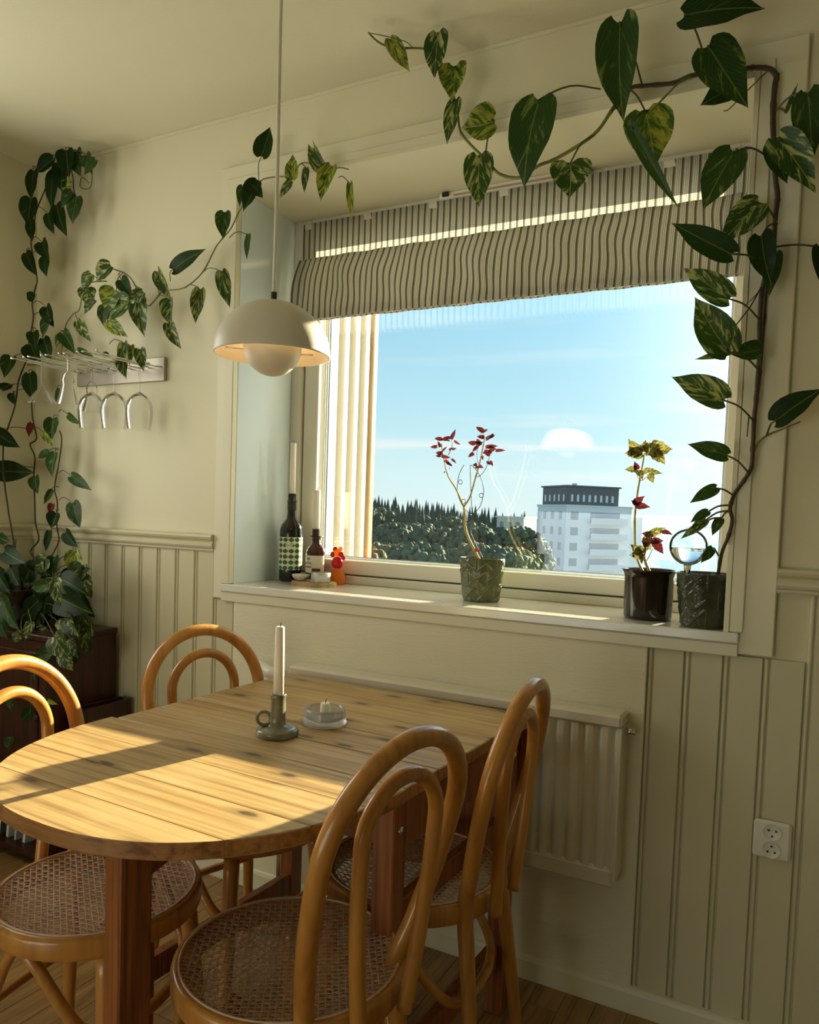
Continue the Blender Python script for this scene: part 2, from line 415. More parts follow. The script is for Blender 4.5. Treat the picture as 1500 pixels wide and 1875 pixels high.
w3 = struct(m.build('window_3', M['frame'])); MB().box((VX0+.05, YB-.05, VZ0+.05), (VX1-.05, YB-.045, VZ1-.05)).build('pane', M['pane'], w3)
struct(MB().box((X0-.1, YB-.1, ZC), (X1+.1, .42, ZC+.1)).build('ceiling', M['ceil']))
# window_2 frame
m = MB(); e_ = .05
for lo, hi in (((X0-.08, WY0, WZ0), (X0-.03, WY1, WZ0+e_)), ((X0-.08, WY0, WZ1-e_), (X0-.03, WY1, WZ1)), ((X0-.08, WY0, WZ0+e_), (X0-.03, WY0+e_, WZ1-e_)), ((X0-.08, WY1-e_, WZ0+e_), (X0-.03, WY1, WZ1-e_)), ((X0-.08, -.80, WZ0+e_), (X0-.03, -.75, WZ1-e_))):
    m.box(lo, hi)
w2 = struct(m.build('window_2', M['frame']))
MB().box((X0-.06, WY0+e_, WZ0+e_), (X0-.055, WY1-e_, WZ1-e_)).build('pane', M['pane'], w2)
# floor of planks
floor = struct(MB().box((X0-.1, YB-.1, -.05), (X1+.1, .1, -.006)).build('floor', plain('subfloor', (.10, .05, .02), .7)))
rng = random.Random(3); PW = .078
fl_mesh = {}
for i in range(int((X1-X0)/PW)+1):
    x = X0+i*PW; y = YB - rng.random()*1.3
    while y < 0:
        L = 1.5; y1 = min(y+L, 0); y0 = max(y, YB)
        if y1-y0 > .05:
            key = round(y1-y0, 2)
            if key not in fl_mesh:
                o = MB().box((0, 0, -.006), (PW-.0012, key-.0012, 0), .0008).build('floor_plank', M['floor'], floor); fl_mesh[key] = o.data
            else:
                o = bpy.data.objects.new('floor_plank', fl_mesh[key]); COL.objects.link(o); o.parent = floor
            o.location = (x, y0, 0)
        y += L
# beadboard: each board a part of the wall it clads
def profile_board(w, h, t=.011):
    """a board with a rounded bead along its left edge"""
    pr = [(0, 0), (.0, .004), (.0015, .004), (.003, .0085), (.0055, .0105), (.0085, .0105), (.011, .0085), (.0122, .004), (.0142, .004), (.0165, t), (w-.003, t), (w-.0008, t-.004), (w-.0008, 0)]
    m = MB(); n = len(pr)
    m.add([(x, -y, z) for z in (0, h) for x, y in pr], [tuple(range(n))[::-1], tuple(range(n, 2*n))] + [(i, (i+1) % n, n+(i+1) % n, n+i) for i in range(n)])
    return m
bm_cache = {}
def board(x, z0, z1, w, parent, rz=0.0, loc=None):
    key = (round(w, 4), round(z1-z0, 4))
    if key not in bm_cache:
        o = profile_board(w, z1-z0).build('board', M['board'], parent); bm_cache[key] = o.data
    else:
        o = bpy.data.objects.new('board', bm_cache[key]); COL.objects.link(o); o.parent = parent
    o.location = loc or (x, 0, z0); o.rotation_euler = (0, 0, rz)
PL, PR, BZ = -1.668, -.349, .932
BW = .0868
x = PL - .005
while x > X0+.001:
    w = min(BW, x-X0); top = 1.092 if x-w < OX0-.06 else BZ
    if x - w < -1.757 < x - .001 and top > 1.0 and x > -1.757:
        top = BZ
    board(x-w, .06, top, w, wall_back); x -= w
x = PR
while x < X1-.01:
    w = min(BW, X1-x); top = BZ if x < -.075 else 1.09
    board(x, .06, top, w, wall_back); x += w
for k in range(14): board(0, 0, 1.032, BW, wall_left, R(90), (X0, -.011-(k+1)*BW, .06))
# smooth papered panel behind the radiator
struct(MB().box((PL, -.016, .06), (PR, 0, .938), .002).build('trim_1', M['weave']))
# chair rails
RP = [(0, 0), (.016, 0), (.019, .004), (.019, .009), (.024, .013), (.027, .019), (.027, .027), (.022, .032), (.024, .036), (.031, .042), (.034, .049), (.030, .056), (.010, .058), (0, .058)]
def mould(name, a, b, mat, prof, axis='x', face=-1):
    m = MB(); n = len(prof); vs = []
    for s_ in (a, b):
        for d, z in prof:
            vs.append((s_[0], s_[1]+face*d, s_[2]+z) if axis == 'x' else (s_[0]+d, s_[1], s_[2]+z))
    m.add(vs, [tuple(range(n))[::-1], tuple(range(n, 2*n))] + [(i, (i+1) % n, n+(i+1) % n, n+i) for i in range(n)])
    return struct(m.build(name, mat))
mould('trim_2', (X0, 0, 1.088), (-1.757, 0, 1.088), M['board'], RP)
mould('trim_3', (-.07, 0, 1.086), (X1, 0, 1.086), M['board'], RP)
mould('trim_4', (X0, -1.25, 1.088), (X0, 0, 1.088), M['board'], RP, 'y')
BP = [(0, 0), (.017, 0), (.018, .004), (.018, .052), (.014, .060), (.009, .064), (0, .066)]
mould('baseboard_back', (X0, -.008, 0), (X1, -.008, 0), M['trim'], BP)
m = MB().box((X0, YB, 0), (X0+.018, 0, .064), .003); struct(m.build('baseboard_left', M['trim']))
# window casing: flat outer band with a raised lip, mitred head
m = MB()
CXL, CXR, CZT = -1.757, -.070, 2.326
for (xo, xi) in ((CXL, OX0-.006), (CXR, OX1+.006)):
    lo, hi = min(xo, xi), max(xo, xi)
    m.box((lo, -.018, .937), (hi, .0, CZT), .0025)
m.box((CXL, -.0185, OZ1+.006), (CXR, 0, CZT), .0025)
# thin groove strips and the inner lip
struct(m.build('trim_5', M['trim']))
m = MB()
m.box((OX0-.026, -.024, .988), (OX0+.012, .0, OZ1+.024), .002); m.box((OX1+.0005, -.024, .988), (OX1+.030, .0, OZ1+.024), .002)
m.box((OX0-.026, -.0245, OZ1+.0005), (OX1+.030, .0, OZ1+.024), .002)
struct(m.build('trim_6', M['trim']))
# cornice strip where wall meets ceiling
struct(MB().box((X0, -.006, ZC-.010), (X1, 0, ZC), .001).build('trim_7', M['wall']))
# reveal linings and sill
m = MB()
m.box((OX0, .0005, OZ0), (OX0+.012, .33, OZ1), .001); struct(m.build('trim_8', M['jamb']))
m = MB(); m.box((OX1-.012, -.0248, OZ0), (OX1, .33, OZ1), .001); struct(m.build('trim_9', M['trim']))
m = MB(); m.box((OX0+.0125, -.0246, OZ1-.012), (OX1-.0125, .33, OZ1), .001); struct(m.build('trim_10', M['trim']))
m = MB(); m.box((OX0-.02, -.030, OZ0-.025), (OX1+.022, .33, OZ0), .003); sill = struct(m.build('trim_11', M['sill']))
struct(MB().box((OX0-.02, -.0235, .930), (OX1+.022, .0, OZ0-.0255), .0025).build('trim_12', M['trim']))

# ---------------------------------------------------------------- window_1
FX0, FX1, FZ0, FZ1 = OX0+.012, OX1-.012, OZ0, OZ1-.012
GX0, GX1, GZ0, GZ1 = -1.575, -.228, 1.068, 2.168
m = MB(); FY = .285
m.box((FX0, FY, FZ0), (FX0+.045, .40, FZ1), .002); m.box((FX1-.022, FY, FZ0), (FX1, .40, FZ1), .002)
m.box((FX0+.045, FY, FZ0), (FX1-.022, .40, FZ0+.028), .002); m.box((FX0+.045, FY, FZ1-.045), (FX1-.022, .40, FZ1), .002)
win = struct(m.build('window_1', M['frame']))
def ring_frame(x0, x1, z0, z1, y0, y1, wx, wz, wz2=None):
    wz2 = wz if wz2 is None else wz2
    m = MB(); m.box((x0, y0, z0), (x0+wx, y1, z1), .002); m.box((x1-wx, y0, z0), (x1, y1, z1), .002)
    m.box((x0+wx, y0, z0), (x1-wx, y1, z0+wz), .002); m.box((x0+wx, y0, z1-wz2), (x1-wx, y1, z1), .002); return m
sx0, sx1, sz0, sz1 = FX0+.049, FX1-.025, FZ0+.032, FZ1-.049
m = MB(); y0, y1 = FY+.012, .39
m.box((sx0, y0, sz0), (GX0, y1, sz1), .003); m.box((GX1, y0, sz0), (sx1, y1, sz1), .003)
m.box((GX0, y0, sz0), (GX1, y1, GZ0), .003); m.box((GX0, y0, GZ1), (GX1, y1, sz1), .003)
m.build('sash', M['frame'], win)
m = ring_frame(sx0-.006, sx1+.006, sz0-.006, sz1+.006, FY+.020, .395, .008, .008); m.build('gasket', M['gasket'], win)
m = ring_frame(GX0, GX1, GZ0, GZ1, .345, .352, .008, .008); m.build('spacer', M['alu'], win)
m = ring_frame(GX0, GX1, GZ0, GZ1, .352, .358, .010, .010); m.build('seal', M['gasket'], win)
for yy in (.338, .362): MB().box((GX0, yy, GZ0), (GX1, yy+.0035, GZ1)).build('pane', M['pane'], win)
# outside wall face and outer sill
m = MB()
for lo, hi in (((-6, .33, -3), (OX0, .42, 4)), ((OX1, .33, -3), (6, .42, 4)), ((OX0, .33, -3), (OX1, .42, OZ0-.03)), ((OX0, .33, OZ1), (OX1, .42, 4))): m.box(lo, hi)
struct(m.build('wall_outside', plain('outside_render', (.6, .55, .45), .8)))
# projecting facade bay left of the window: cream corrugated cladding
bay = thing('facade_bay', 'cream ribbed metal facade bay standing just outside the left end of the window', 'facade', (-2.0, .42, -1.0))
mcream = plain('cream_cladding', (.33, .315, .27), .45, .03, 2); mtan = plain('tan_timber', (.27, .19, .10), .6, .2, 8)
MB().box((-.25, 0, -2), (-.03, .93, 6)).build('wall_panel', mcream, bay)
k = 0; yy = .02
while yy < .86:
    o = MB().add([(-.03, 0, -2), (.012, .012, -2), (.012, .046, -2), (-.03, .058, -2), (-.03, 0, 6), (.012, .012, 6), (.012, .046, 6), (-.03, .058, 6)], [(0,1,5,4),(1,2,6,5),(2,3,7,6),(0,3,2,1),(4,5,6,7)]).build('rib', mcream, bay)
    o.location = (0, yy, 0); yy += .092
MB().box((-.27, .93, -2), (.016, .97, 6), .004).build('corner_post', mtan, bay)

# ================================================================ OUTSIDE
def hzm(name, c, rough=.9, var=.25, scale=.15): return plain(name, c, rough, var, scale)
gm = hzm('forest_floor', (.06, .08, .05), scale=.05)
# hillside terrain
m = MB(); nx, ny = 24, 16; vs = []
for j in range(ny):
    for i in range(nx):
        X = -260+i*(360/(nx-1)); Y = 45+j*(330/(ny-1))
        Z = -40+16*math.exp(-((X+150)/75)**2-((Y-210)/120)**2)+.8*math.sin(X*.06)*math.cos(Y*.05)
        vs.append((X, Y, Z))
m.add(vs, [(j*nx+i, j*nx+i+1, (j+1)*nx+i+1, (j+1)*nx+i) for j in range(ny-1) for i in range(nx-1)], True)
struct(m.build('ground_outside', gm))
struct(MB().add([(-9000, 375, -40.5), (9000, 375, -40.5), (9000, 16000, -40.5), (-9000, 16000, -40.5)], [(0, 1, 2, 3)]).build('sea', plain('sea_water', (.20, .33, .38), .25, .15, .01)))
m = MB(); vs = []; n = 60
for i in range(n+1):
    X = -9000+i*240
    h = -40+52+20*math.sin(i*.35)+10*math.sin(i*1.1+1)
    vs += [(X, 6800, -41), (X, 7000, h), (X, 7600, -41)]
m.add(vs, [f for i in range(n) for f in ((i*3, i*3+3, i*3+4, i*3+1), (i*3+1, i*3+4, i*3+5, i*3+2))], True)
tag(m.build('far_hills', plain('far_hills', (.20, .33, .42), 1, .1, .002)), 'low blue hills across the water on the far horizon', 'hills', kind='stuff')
# trees
tm = [hzm('conifer_green', (.045, .085, .065), scale=.6), hzm('broadleaf_green', (.075, .115, .065), scale=.6), hzm('autumn_green', (.16, .16, .07), scale=.6), hzm('bark', (.08, .06, .05), scale=1)]  # aerial haze of the distance is mixed into the tree colours
def crown_mesh(kind, seed):
    rg = random.Random(seed); m = MB()
    if kind == 0:       # conifer: ragged drooping tiers
        for k in range(11):
            z = .14+k*.080; r = .26*(1-(k/11)**1.1)+.012
            n = 11; vs = [(0, 0, z+.12)]
            for i in range(n*2):
                a = math.pi*i/n+rg.random()*.2; q = r*(1.15 if i % 2 else .62)*(.75+.5*rg.random())
                vs.append((q*math.cos(a), q*math.sin(a), z-(.03 if i % 2 else 0)+rg.uniform(-.012, .012)))
            m.add(vs, [(0, 1+i, 1+(i+1) % (2*n)) for i in range(2*n)])
        m.tube([(0, 0, .9), (0, 0, 1.04)], [.01, .002], 5)
    else:               # rounded crown of many leafy clumps
        for k in range(300):
            a = rg.random()*6.283; e = math.asin(rg.uniform(-.35, 1)); r = .36*(.78+.22*rg.random())
            c = Vector((r*math.cos(a)*math.cos(e), r*math.sin(a)*math.cos(e), .60+.34*math.sin(e)))
            s0 = len(m.v); q = rg.uniform(.018, .045)
            m.sphere((0, 0, 0), q, 4)
            for i in range(s0, len(m.v)):
                v = Vector(m.v[i]); m.v[i] = tuple(c+v*(.6+.8*rg.random()))
    return m
crowns = {}
def tree(px, top_py, dist, kind, label, seed):
    p = at(px, top_py, y=dist); zb = -40+16*math.exp(-((p.x+150)/75)**2-((p.y-210)/120)**2)
    h = p.z-zb
    t = thing('conifer' if kind == 0 else 'broadleaf_tree', label, 'tree', (p.x, p.y, zb), seed*1.7, 'trees of the woodland beyond the window')
    k = (kind, seed % 4)
    if k not in crowns:
        c = crown_mesh(0 if kind == 0 else 1, seed).build('crown', tm[kind]); crowns[k] = c; c.parent = t
        tr = MB().tube([(0, 0, 0), (0, 0, .5)], [.025, .015], 6).build('trunk', tm[3], t); crowns[(kind, seed % 4, 't')] = tr
    else:
        c = crowns[k].copy(); COL.objects.link(c); c.parent = t
        tr = crowns[k+('t',)].copy(); COL.objects.link(tr); tr.parent = t
    w = min(h, 26 if kind == 0 else 15)
    f = {0: .62, 1: 1.0, 2: .95}[kind]
    # the trunk reaches the slope, the crown keeps its own proportions
    c.scale = (w*f, w*f, w); c.location = (0, 0, h-w*(1.03 if kind == 0 else .97)); tr.scale = (w, w, 2*(h-w*.5))
rg = random.Random(11)
def ridge(px): return 912+(px-680)*.118
for i in range(64):
    px = 655+i*5.0+rg.uniform(-2, 2)
    tree(px, ridge(px)+rg.uniform(-7, 10), rg.uniform(190, 230), 0, 'dark conifer on the skyline of the wooded hill', i)
for i in range(42):
    px = 655+i*7.6+rg.uniform(-3, 3)
    tree(px, ridge(px)+rg.uniform(8, 26), rg.uniform(150, 180), 0 if rg.random() < .85 else 1, 'tree in the middle of the wooded hill below the skyline', i+1)
for i in range(26):
    px = 650+i*12+rg.uniform(-4, 4)
    tree(px, 966+rg.uniform(-8, 14)+(px-800)*.02, rg.uniform(105, 130), 1, 'rounded green broadleaf tree on the near slope of the wood', i+2)
for i in range(22):
    px = 650+i*14+rg.uniform(-4, 4)
    tree(px, 1000+rg.uniform(-12, 12), rg.uniform(75, 92), 2 if px < 760 or rg.random() < .3 else 1, 'low tree at the foot of the wood behind the window rail', i+3)
# apartment building
mw = hzm('white_render', (.80, .80, .78), .8, .03, .1); mdk = hzm('dark_cladding', (.085, .10, .12), .6, .15, .3); mwin = plain('far_window', (.20, .25, .30), .3, .2, .2); mslab = hzm('balcony_slab', (.72, .72, .70), .8, .03, .3)
P0 = at(1037, 940, y=140); P0.z = 0
bl = thing('apartment_block', 'white apartment block with balconies and a dark top storey rising beyond the trees', 'building', (P0.x, P0.y, -38), R(45))
ZT = at(1037, 927, y=140).z+38; ZP = at(1000, 891, y=143).z+38
# local: +x runs right and away, +y runs left and away
LX, LY = 14.2, 12.0
MB().box((0, 0, 0), (LX, LY, ZT)).build('wall', mw, bl)
MB().box((-.15, -.15, ZT-.05), (LX+.15, LY+.15, ZT+.35)).build('roof', mslab, bl)
MB().box((.4, .6, ZT), (LX-2.6, LY-1.2, ZP), .05).build('penthouse', mdk, bl)
MB().box((.1, .3, ZP), (LX-2.3, LY-.9, ZP+.3)).build('roof', mdk, bl)
MB().box((LX, 2.5, 0), (LX+4.2, LY, ZT-1.6)).build('side_wing', mw, bl)
m = MB(); m.box((3, 3, ZP), (3.7, 3.7, ZP+.8)); m.build('chimney', mslab, bl)
wn_mesh = None
def bwin(loc, w, h, face):
    m = MB()
    if face == 'l': m.box((-.06, loc[0], loc[1]), (.02, loc[0]+w, loc[1]+h))
    else: m.box((loc[0], -.06, loc[1]), (loc[0]+w, .02, loc[1]+h))
    return m
for fl in range(9):
    z = ZT-2.5-fl*2.95
    for k in range(3):
        bwin((1.6+k*3.3, z), 1.1, 1.5, 'l').build('window', mwin, bl)
    bwin((1.0, z), 1.6, 1.5, 'r').build('window', mwin, bl)
    bwin((5.2, z-.5), 6.4, 2.0, 'r').build('window', mwin, bl)
    m = MB(); m.box((4.6, -1.5, z-.75), (12.6, -.06, z-.55)); m.box((4.6, -1.5, z-.55), (12.6, -1.42, z+.45)); m.build('balcony', mslab, bl)
for k in range(8):
    MB().box((1.2+k*1.25, .52, ZT+1.0), (1.65+k*1.25, .6, ZT+2.3)).build('window', mslab, bl)
for k in range(5):
    MB().box((.32, 1.6+k*1.9, ZT+1.0), (.4, 2.2+k*1.9, ZT+2.3)).build('window', mslab, bl)
P1 = at(938, 948, y=150)  # added block imitating the bay's reflection in the pane, no building stands here
b2 = thing('facade_reflection_block', 'pale beige block added for the facade reflection in the glass, between the wood and the white block', 'building', (P1.x, P1.y, -38))
zt = P1.z+38
MB().box((-3.4, 0, 0), (2.6, 8, zt)).build('wall', hzm('beige_reflection', (.66, .63, .50), .9, .04, .2), b2)
MB().box((-3.7, -.3, zt), (2.9, 8.3, zt+.3)).build('roof', mslab, b2)
for k in range(3):
    for j in range(5): MB().box((-2.7+k*1.8, -.06, zt-2.2-j*2.9), (-1.9+k*1.8, .02, zt-.9-j*2.9)).build('window', mwin, b2)

# ================================================================ FURNITURE
# ---------------------------------------------------------------- gateleg table
TZ, TT = .752, .027
TR = R(-2.3)
TO = at(743, 1443, z=TZ)                     # right end of the hinge line on top
tb = thing('gateleg_table', 'worn pine gateleg table with its rounded front leaf raised, under the window', 'table', (TO.x, TO.y, 0), TR)
# local frame: origin right end of the hinge line, -x to the left, +y to the wall
TWd, TDp = .765, .618
def edge_mat(o):
    o.data.materials.append(M['table_edge'])
    for p in o.data.polygons:
        if abs(p.normal.z) < .5: p.material_index = 1
    return o
nP = 5; pw = TDp/nP
for i in range(nP):
    m = MB().box((-TWd, i*pw+.0006, TZ-TT), (0, (i+1)*pw-.0006, TZ), .0022)
    edge_mat(m.build('plank', M['table'], tb))
def leaf_outline(sgn, depth, x0=-TWd-.015, x1=.002, n=48):
    cx = (x0+x1)/2; a = (x1-x0)/2; pts = []
    for i in range(n+1):
        t = math.pi*i/n; c, s_ = math.cos(t), math.sin(t)
        pts.append((cx+a*math.copysign(abs(c)**(2/2.25), c), depth*abs(s_)**(2/2.25)))
    return pts          # from right (x1, 0) round to left (x0, 0)
LD = .452
out = leaf_outline(1, LD)
def half_w(d):          # x range of the leaf at distance d from the hinge
    u = min(1, d/LD); c = (1-u**2.25)**(1/2.25); cx = (-TWd-.013)/2; a = (TWd+.017)/2
    return cx-a*c, cx+a*c
nL = 4; lw = LD/nL
for i in range(nL):
    d0, d1 = i*lw+(.003 if i == 0 else .0004), (i+1)*lw-.0004
    k = 22; right = []; left = []
    for j in range(k+1):
        s_ = j/k
        if i == nL-1: s_ = math.sin(s_*math.pi/2)
        d = d0+(d1-d0)*s_; l, r_ = half_w(d); right.append((r_, -d)); left.append((l, -d))
    pts = left + right[::-1]
    m = MB(); b = .002
    cxm = (-TWd)/2; cym = -(d0+d1)/2
    n_ = len(pts); ins = [(cxm+(x-cxm)*(1-b/.38), cym+(y-cym)*(1-b/.2)) for x, y in pts]
    lay = [(ins, TZ-TT), (pts, TZ-TT+b), (pts, TZ-b), (ins, TZ)]
    vs = [(x, y, z) for P_, z in lay for x, y in P_]
    fs = [tuple(range(n_))[::-1], tuple(range(3*n_, 4*n_))]
    for q in range(3): fs += [(q*n_+a_, q*n_+(a_+1) % n_, (q+1)*n_+(a_+1) % n_, (q+1)*n_+a_) for a_ in range(n_)]
    m.add(vs, fs); o = edge_mat(m.build('leaf_plank', M['table'], tb))
# rear leaf hanging down behind
m = MB(); pts = leaf_outline(1, LD)
vs = [(x, y_, TZ-.012-d) for y_ in (TDp+.003, TDp+.003+.018) for x, d in pts]; n_ = len(pts)
m.add(vs, [tuple(range(n_)), tuple(range(n_, 2*n_))[::-1]] + [(i, n_+i, n_+(i+1) % n_, (i+1) % n_) for i in range(n_)])
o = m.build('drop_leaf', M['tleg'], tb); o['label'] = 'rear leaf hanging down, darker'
L_ = .046; ins = .028
legs = [(-ins-L_, .012), (-ins-L_, TDp-.012-L_), (-TWd+ins, .012), (-TWd+ins, TDp-.012-L_)]
for (x, y) in legs:
    MB().box((x, y, 0), (x+L_, y+L_, TZ-TT-.0005), .003).build('leg', M['tleg'], tb)
# gate leg carrying the raised leaf
gl = at(240, 1560, z=.72); gp = Matrix.Rotation(-TR, 4, 'Z') @ (Vector((gl.x, gl.y, 0))-Vector((TO.x, TO.y, 0)))
gx, gy = -.285, -.362
g0 = MB().box((-.030, -.026, 0), (.030, .026, TZ-TT-.0008), .003)
g0 = g0.build('gate_leg', M['tleg'], tb); g0.location = (gx, gy, 0); g0.rotation_euler = (0, 0, R(-18))
for z in (.16, TZ-TT-.085):
    a_, b_ = Vector((gx-.012, gy+.034, z)), Vector((-.40, .02, z)); d_ = (b_-a_).normalized(); nr = Vector((-d_.y, d_.x, 0))*.011
    m = MB(); vs = [p+q+Vector((0, 0, h)) for h in (0, .06) for p, q in ((a_, nr), (a_, -nr), (b_, -nr), (b_, nr))]
    m.add(vs, [(0,1,2,3),(7,6,5,4),(0,4,5,1),(1,5,6,2),(2,6,7,3),(3,7,4,0)]); m.build('gate_rail', M['tleg'], tb)
for (lo, hi) in (((-TWd+ins+L_, .018, .625), (-ins-L_, .040, TZ-TT-.001)), ((-TWd+ins+L_, TDp-.040, .625), (-ins-L_, TDp-.018, TZ-TT-.001)),
                 ((-ins-.040, .012+L_, .60), (-ins-.018, TDp-.012-L_, TZ-TT-.001)), ((-TWd+ins+.018, .012+L_, .60), (-TWd+ins+.040, TDp-.012-L_, TZ-TT-.001))):
    MB().box(lo, hi, .002).build('apron', M['tleg'], tb)
for (lo, hi) in (((-ins-.040, .012+L_, .12), (-ins-.015, TDp-.012-L_, .18)), ((-TWd+ins+.015, .012+L_, .12), (-TWd+ins+.040, TDp-.012-L_, .18)), ((-ins-.040, .012+L_, .44), (-ins-.018, TDp-.012-L_, .50))):
    MB().box(lo, hi, .002).build('stretcher', M['tleg'], tb)
for x, y in ((0-ins+.001, .035), (0-ins+.001, TDp-.035)):
    m = MB().tube([(x-.004, y, .655), (x+.003, y, .655)], .0085, 14); m.build('bolt', M['chrome'], tb)

# ---------------------------------------------------------------- bentwood chairs
def cane_mesh():
    """six-way woven cane: paired uprights, paired cross strands and two diagonals"""
    m = MB(); Rr = .1875; p = .0155
    def sag(x, y): return -.011*(1-((x*x+y*y)/(Rr*Rr))**2)
    def strand(a, b, w, h, ph, wav):
        d = (b-a); L = d.length
        if L < .012: return
        k = max(2, int(L/.0071)); nr = Vector((-d.y, d.x, 0)).normalized()*w/2; vs = []; fs = []
        for i in range(k+1):
            q = a+d*(i/k); z = sag(q.x, q.y)+h+wav*(1 if (i+ph) % 2 else -1)
            vs += [q+nr+Vector((0, 0, z-.0003)), q+Vector((0, 0, z+.0006)), q-nr+Vector((0, 0, z-.0003))]
            if i: fs += [(3*i-3, 3*i, 3*i+1, 3*i-2), (3*i-2, 3*i+1, 3*i+2, 3*i-1)]
        m.add(vs, fs, True)
    n = int(Rr/p)+1
    for i in range(-n, n+1):
        for dd in (-.0017, .0017):
            c = i*p+dd
            if abs(c) < Rr:
                h = math.sqrt(Rr*Rr-c*c)
                strand(Vector((c, -h, 0)), Vector((c, h, 0)), .0015, .0, i % 2, .0004)
                strand(Vector((-h, c, 0)), Vector((h, c, 0)), .0015, .0012, i % 2, .0004)
    nd = int(Rr*1.4142/p)+1; s2 = math.sqrt(.5)
    for i in range(-nd, nd+1):
        c = (i+.5)*p*s2
        if abs(c) < Rr:
            h = math.sqrt(Rr*Rr-c*c)
            for sg in (1, -1):
                n1 = Vector((s2, sg*s2, 0)); t1 = Vector((-sg*s2, s2, 0))
                strand(n1*c-t1*h, n1*c+t1*h, .0017, .0022 if sg > 0 else .0030, i % 2, .0003)
    return m
cane_me = None; seat_me = {}
def chair(cx, cy, rot, label, hs):
    """faces local +x; hoops at -x"""
    global cane_me
    wS, wM, top, lean, xb, xl = hs
    t = thing('bentwood_chair', label, 'chair', (cx, cy, 0), R(rot), 'bentwood chairs round the table')
    SZ = .468
    if 'seat' not in seat_me:
        pr = [(.176, SZ-.042), (.196, SZ-.044), (.2005, SZ-.041), (.2025, SZ-.034), (.2025, SZ-.010), (.2005, SZ-.004), (.196, SZ-.001), (.191, SZ), (.186, SZ-.002), (.176, SZ-.006)]
        m = MB(); m.lathe(pr, 72); m.f = m.f[:-2]; m.sm = m.sm[:-2]      # no caps: an open ring
        m.f += [[(len(pr)-1)*72+k, (len(pr)-1)*72+(k+1) % 72, (k+1) % 72, k] for k in range(72)]; m.sm += [True]*72
        o = m.build('seat_rim', M['beech'], t); seat_me['seat'] = o.data
        c = cane_mesh().build('cane_seat', M['cane'], t, 'stuff'); c.location = (0, 0, SZ-.0045); seat_me['cane'] = c.data
        sp = MB(); sp.tube([(.1885*math.cos(a), .1885*math.sin(a), SZ-.0005) for a in [2*math.pi*i/72 for i in range(72)]], .0026, 6, True)
        o = sp.build('spline', M['cane'], t); seat_me['sp'] = o.data
    else:
        for nm, k, z in (('seat_rim', 'seat', 0), ('cane_seat', 'cane', SZ-.0045), ('spline', 'sp', 0)):
            o = bpy.data.objects.new(nm, seat_me[k]); COL.objects.link(o); o.parent = t; o.location = (0, 0, z)
            if k == 'cane': o['kind'] = 'stuff'
    # outer hoop runs floor to floor and forms the rear legs
    def side(s, z):
        if z < .45: return Vector((xb-(.45-z)*xl, s*(wS+(.45-z)*.09), z))
        tt = (z-.45)/(top-wM-.45)
        return Vector((xb-lean*(z-.45)/(top-.45), s*(wS+(wM-wS)*math.sin(min(1, tt)*math.pi/2)), z))
    zs = [0, .12, .25, .36, .45, .53, .61, .68, top-wM]
    left = [side(-1, z) for z in zs]; right = [side(1, z) for z in zs[::-1]]
    arch = []
    for i in range(1, 16):
        a = math.pi*i/16; z = top-wM+wM*math.sin(a)
        arch.append(Vector((xb-lean*(z-.45)/(top-.45), -wM*math.cos(a), z)))
    pts = smooth_pts(left[:-1]+[left[-1]]+arch+[right[0]]+right[1:], 3)
    rad = [.0165 if p.z > .4 else .0165-.004*(1-p.z/.4) for p in pts]
    m = MB().tube(pts, rad, 16); m.build('back_hoop', M['beech'], t)
    wi, ti = wM*.56, top-.062
    pts = []
    def sx(z):
        f_ = (z-.43)/(ti-.43); return -.213*(1-f_)+f_*(xb+.004-lean*(ti-.45)/(top-.45))
    lo = [Vector((sx(z), -(wi*.62+(wi*.38)*math.sin(min(1, (z-.43)/(ti-wi-.43))*math.pi/2)), z)) for z in (.430, .47, .53, .6, .67, ti-wi)]
    ar = [Vector((sx(ti-wi+wi*math.sin(a)), -wi*math.cos(a), ti-wi+wi*math.sin(a))) for a in [math.pi*i/14 for i in range(1, 14)]]
    hi = [Vector((v.x, -v.y, v.z)) for v in lo[::-1]]
    MB().tube(smooth_pts(lo+ar+hi, 3), .0130, 14).build('inner_hoop', M['beech'], t)
    # front legs
    for s in (-1, 1):
        a = Vector((.125, s*.118, SZ-.036)); b = Vector((.158, s*.152, 0))
        pts = [a.lerp(b, i/8) for i in range(9)]
        MB().tube(pts, [.0185, .0185, .018, .0175, .017, .016, .015, .0145, .014], 14).build('leg', M['beech'], t)
    # U-shaped brace: springs from under the rim at each side and crosses behind the front legs
    q = [(-.02, -.178, .432), (.02, -.176, .40), (.065, -.165, .335), (.10, -.148, .285), (.122, -.115, .262), (.133, -.06, .252), (.136, 0, .250)]
    q = q+[(x, -y, z) for x, y, z in q[-2::-1]]
    MB().tube(smooth_pts(q, 4), .0115, 12).build('front_brace', M['beech'], t)
    q = [(-.02, -.178, .432), (-.055, -.172, .39), (-.10, -.155, .315), (-.145, -.125, .262), (-.165, -.06, .248), (-.168, 0, .246)]
    q = q+[(x, -y, z) for x, y, z in q[-2::-1]]
    MB().tube(smooth_pts(q, 4), .0105, 12).build('rear_brace', M['beech'], t)
    return t
HS = (.110, .170, .895, .09, -.165, .12)
chair(-.768, -.888, 168.9, 'bentwood cafe chair nearest the viewer at the right front of the table', (.105, .157, .903, .118, -.145, .08))
chair(-.747, -.468, 183, 'bentwood cafe chair right of the table, standing by the radiator', HS)
chair(-1.250, -.430, -18, 'bentwood cafe chair at the far left, its arched back against the beadboard', HS)
chair(-1.240, -.900, 8, 'bentwood cafe chair at the left front with sunlit back hoops', HS)

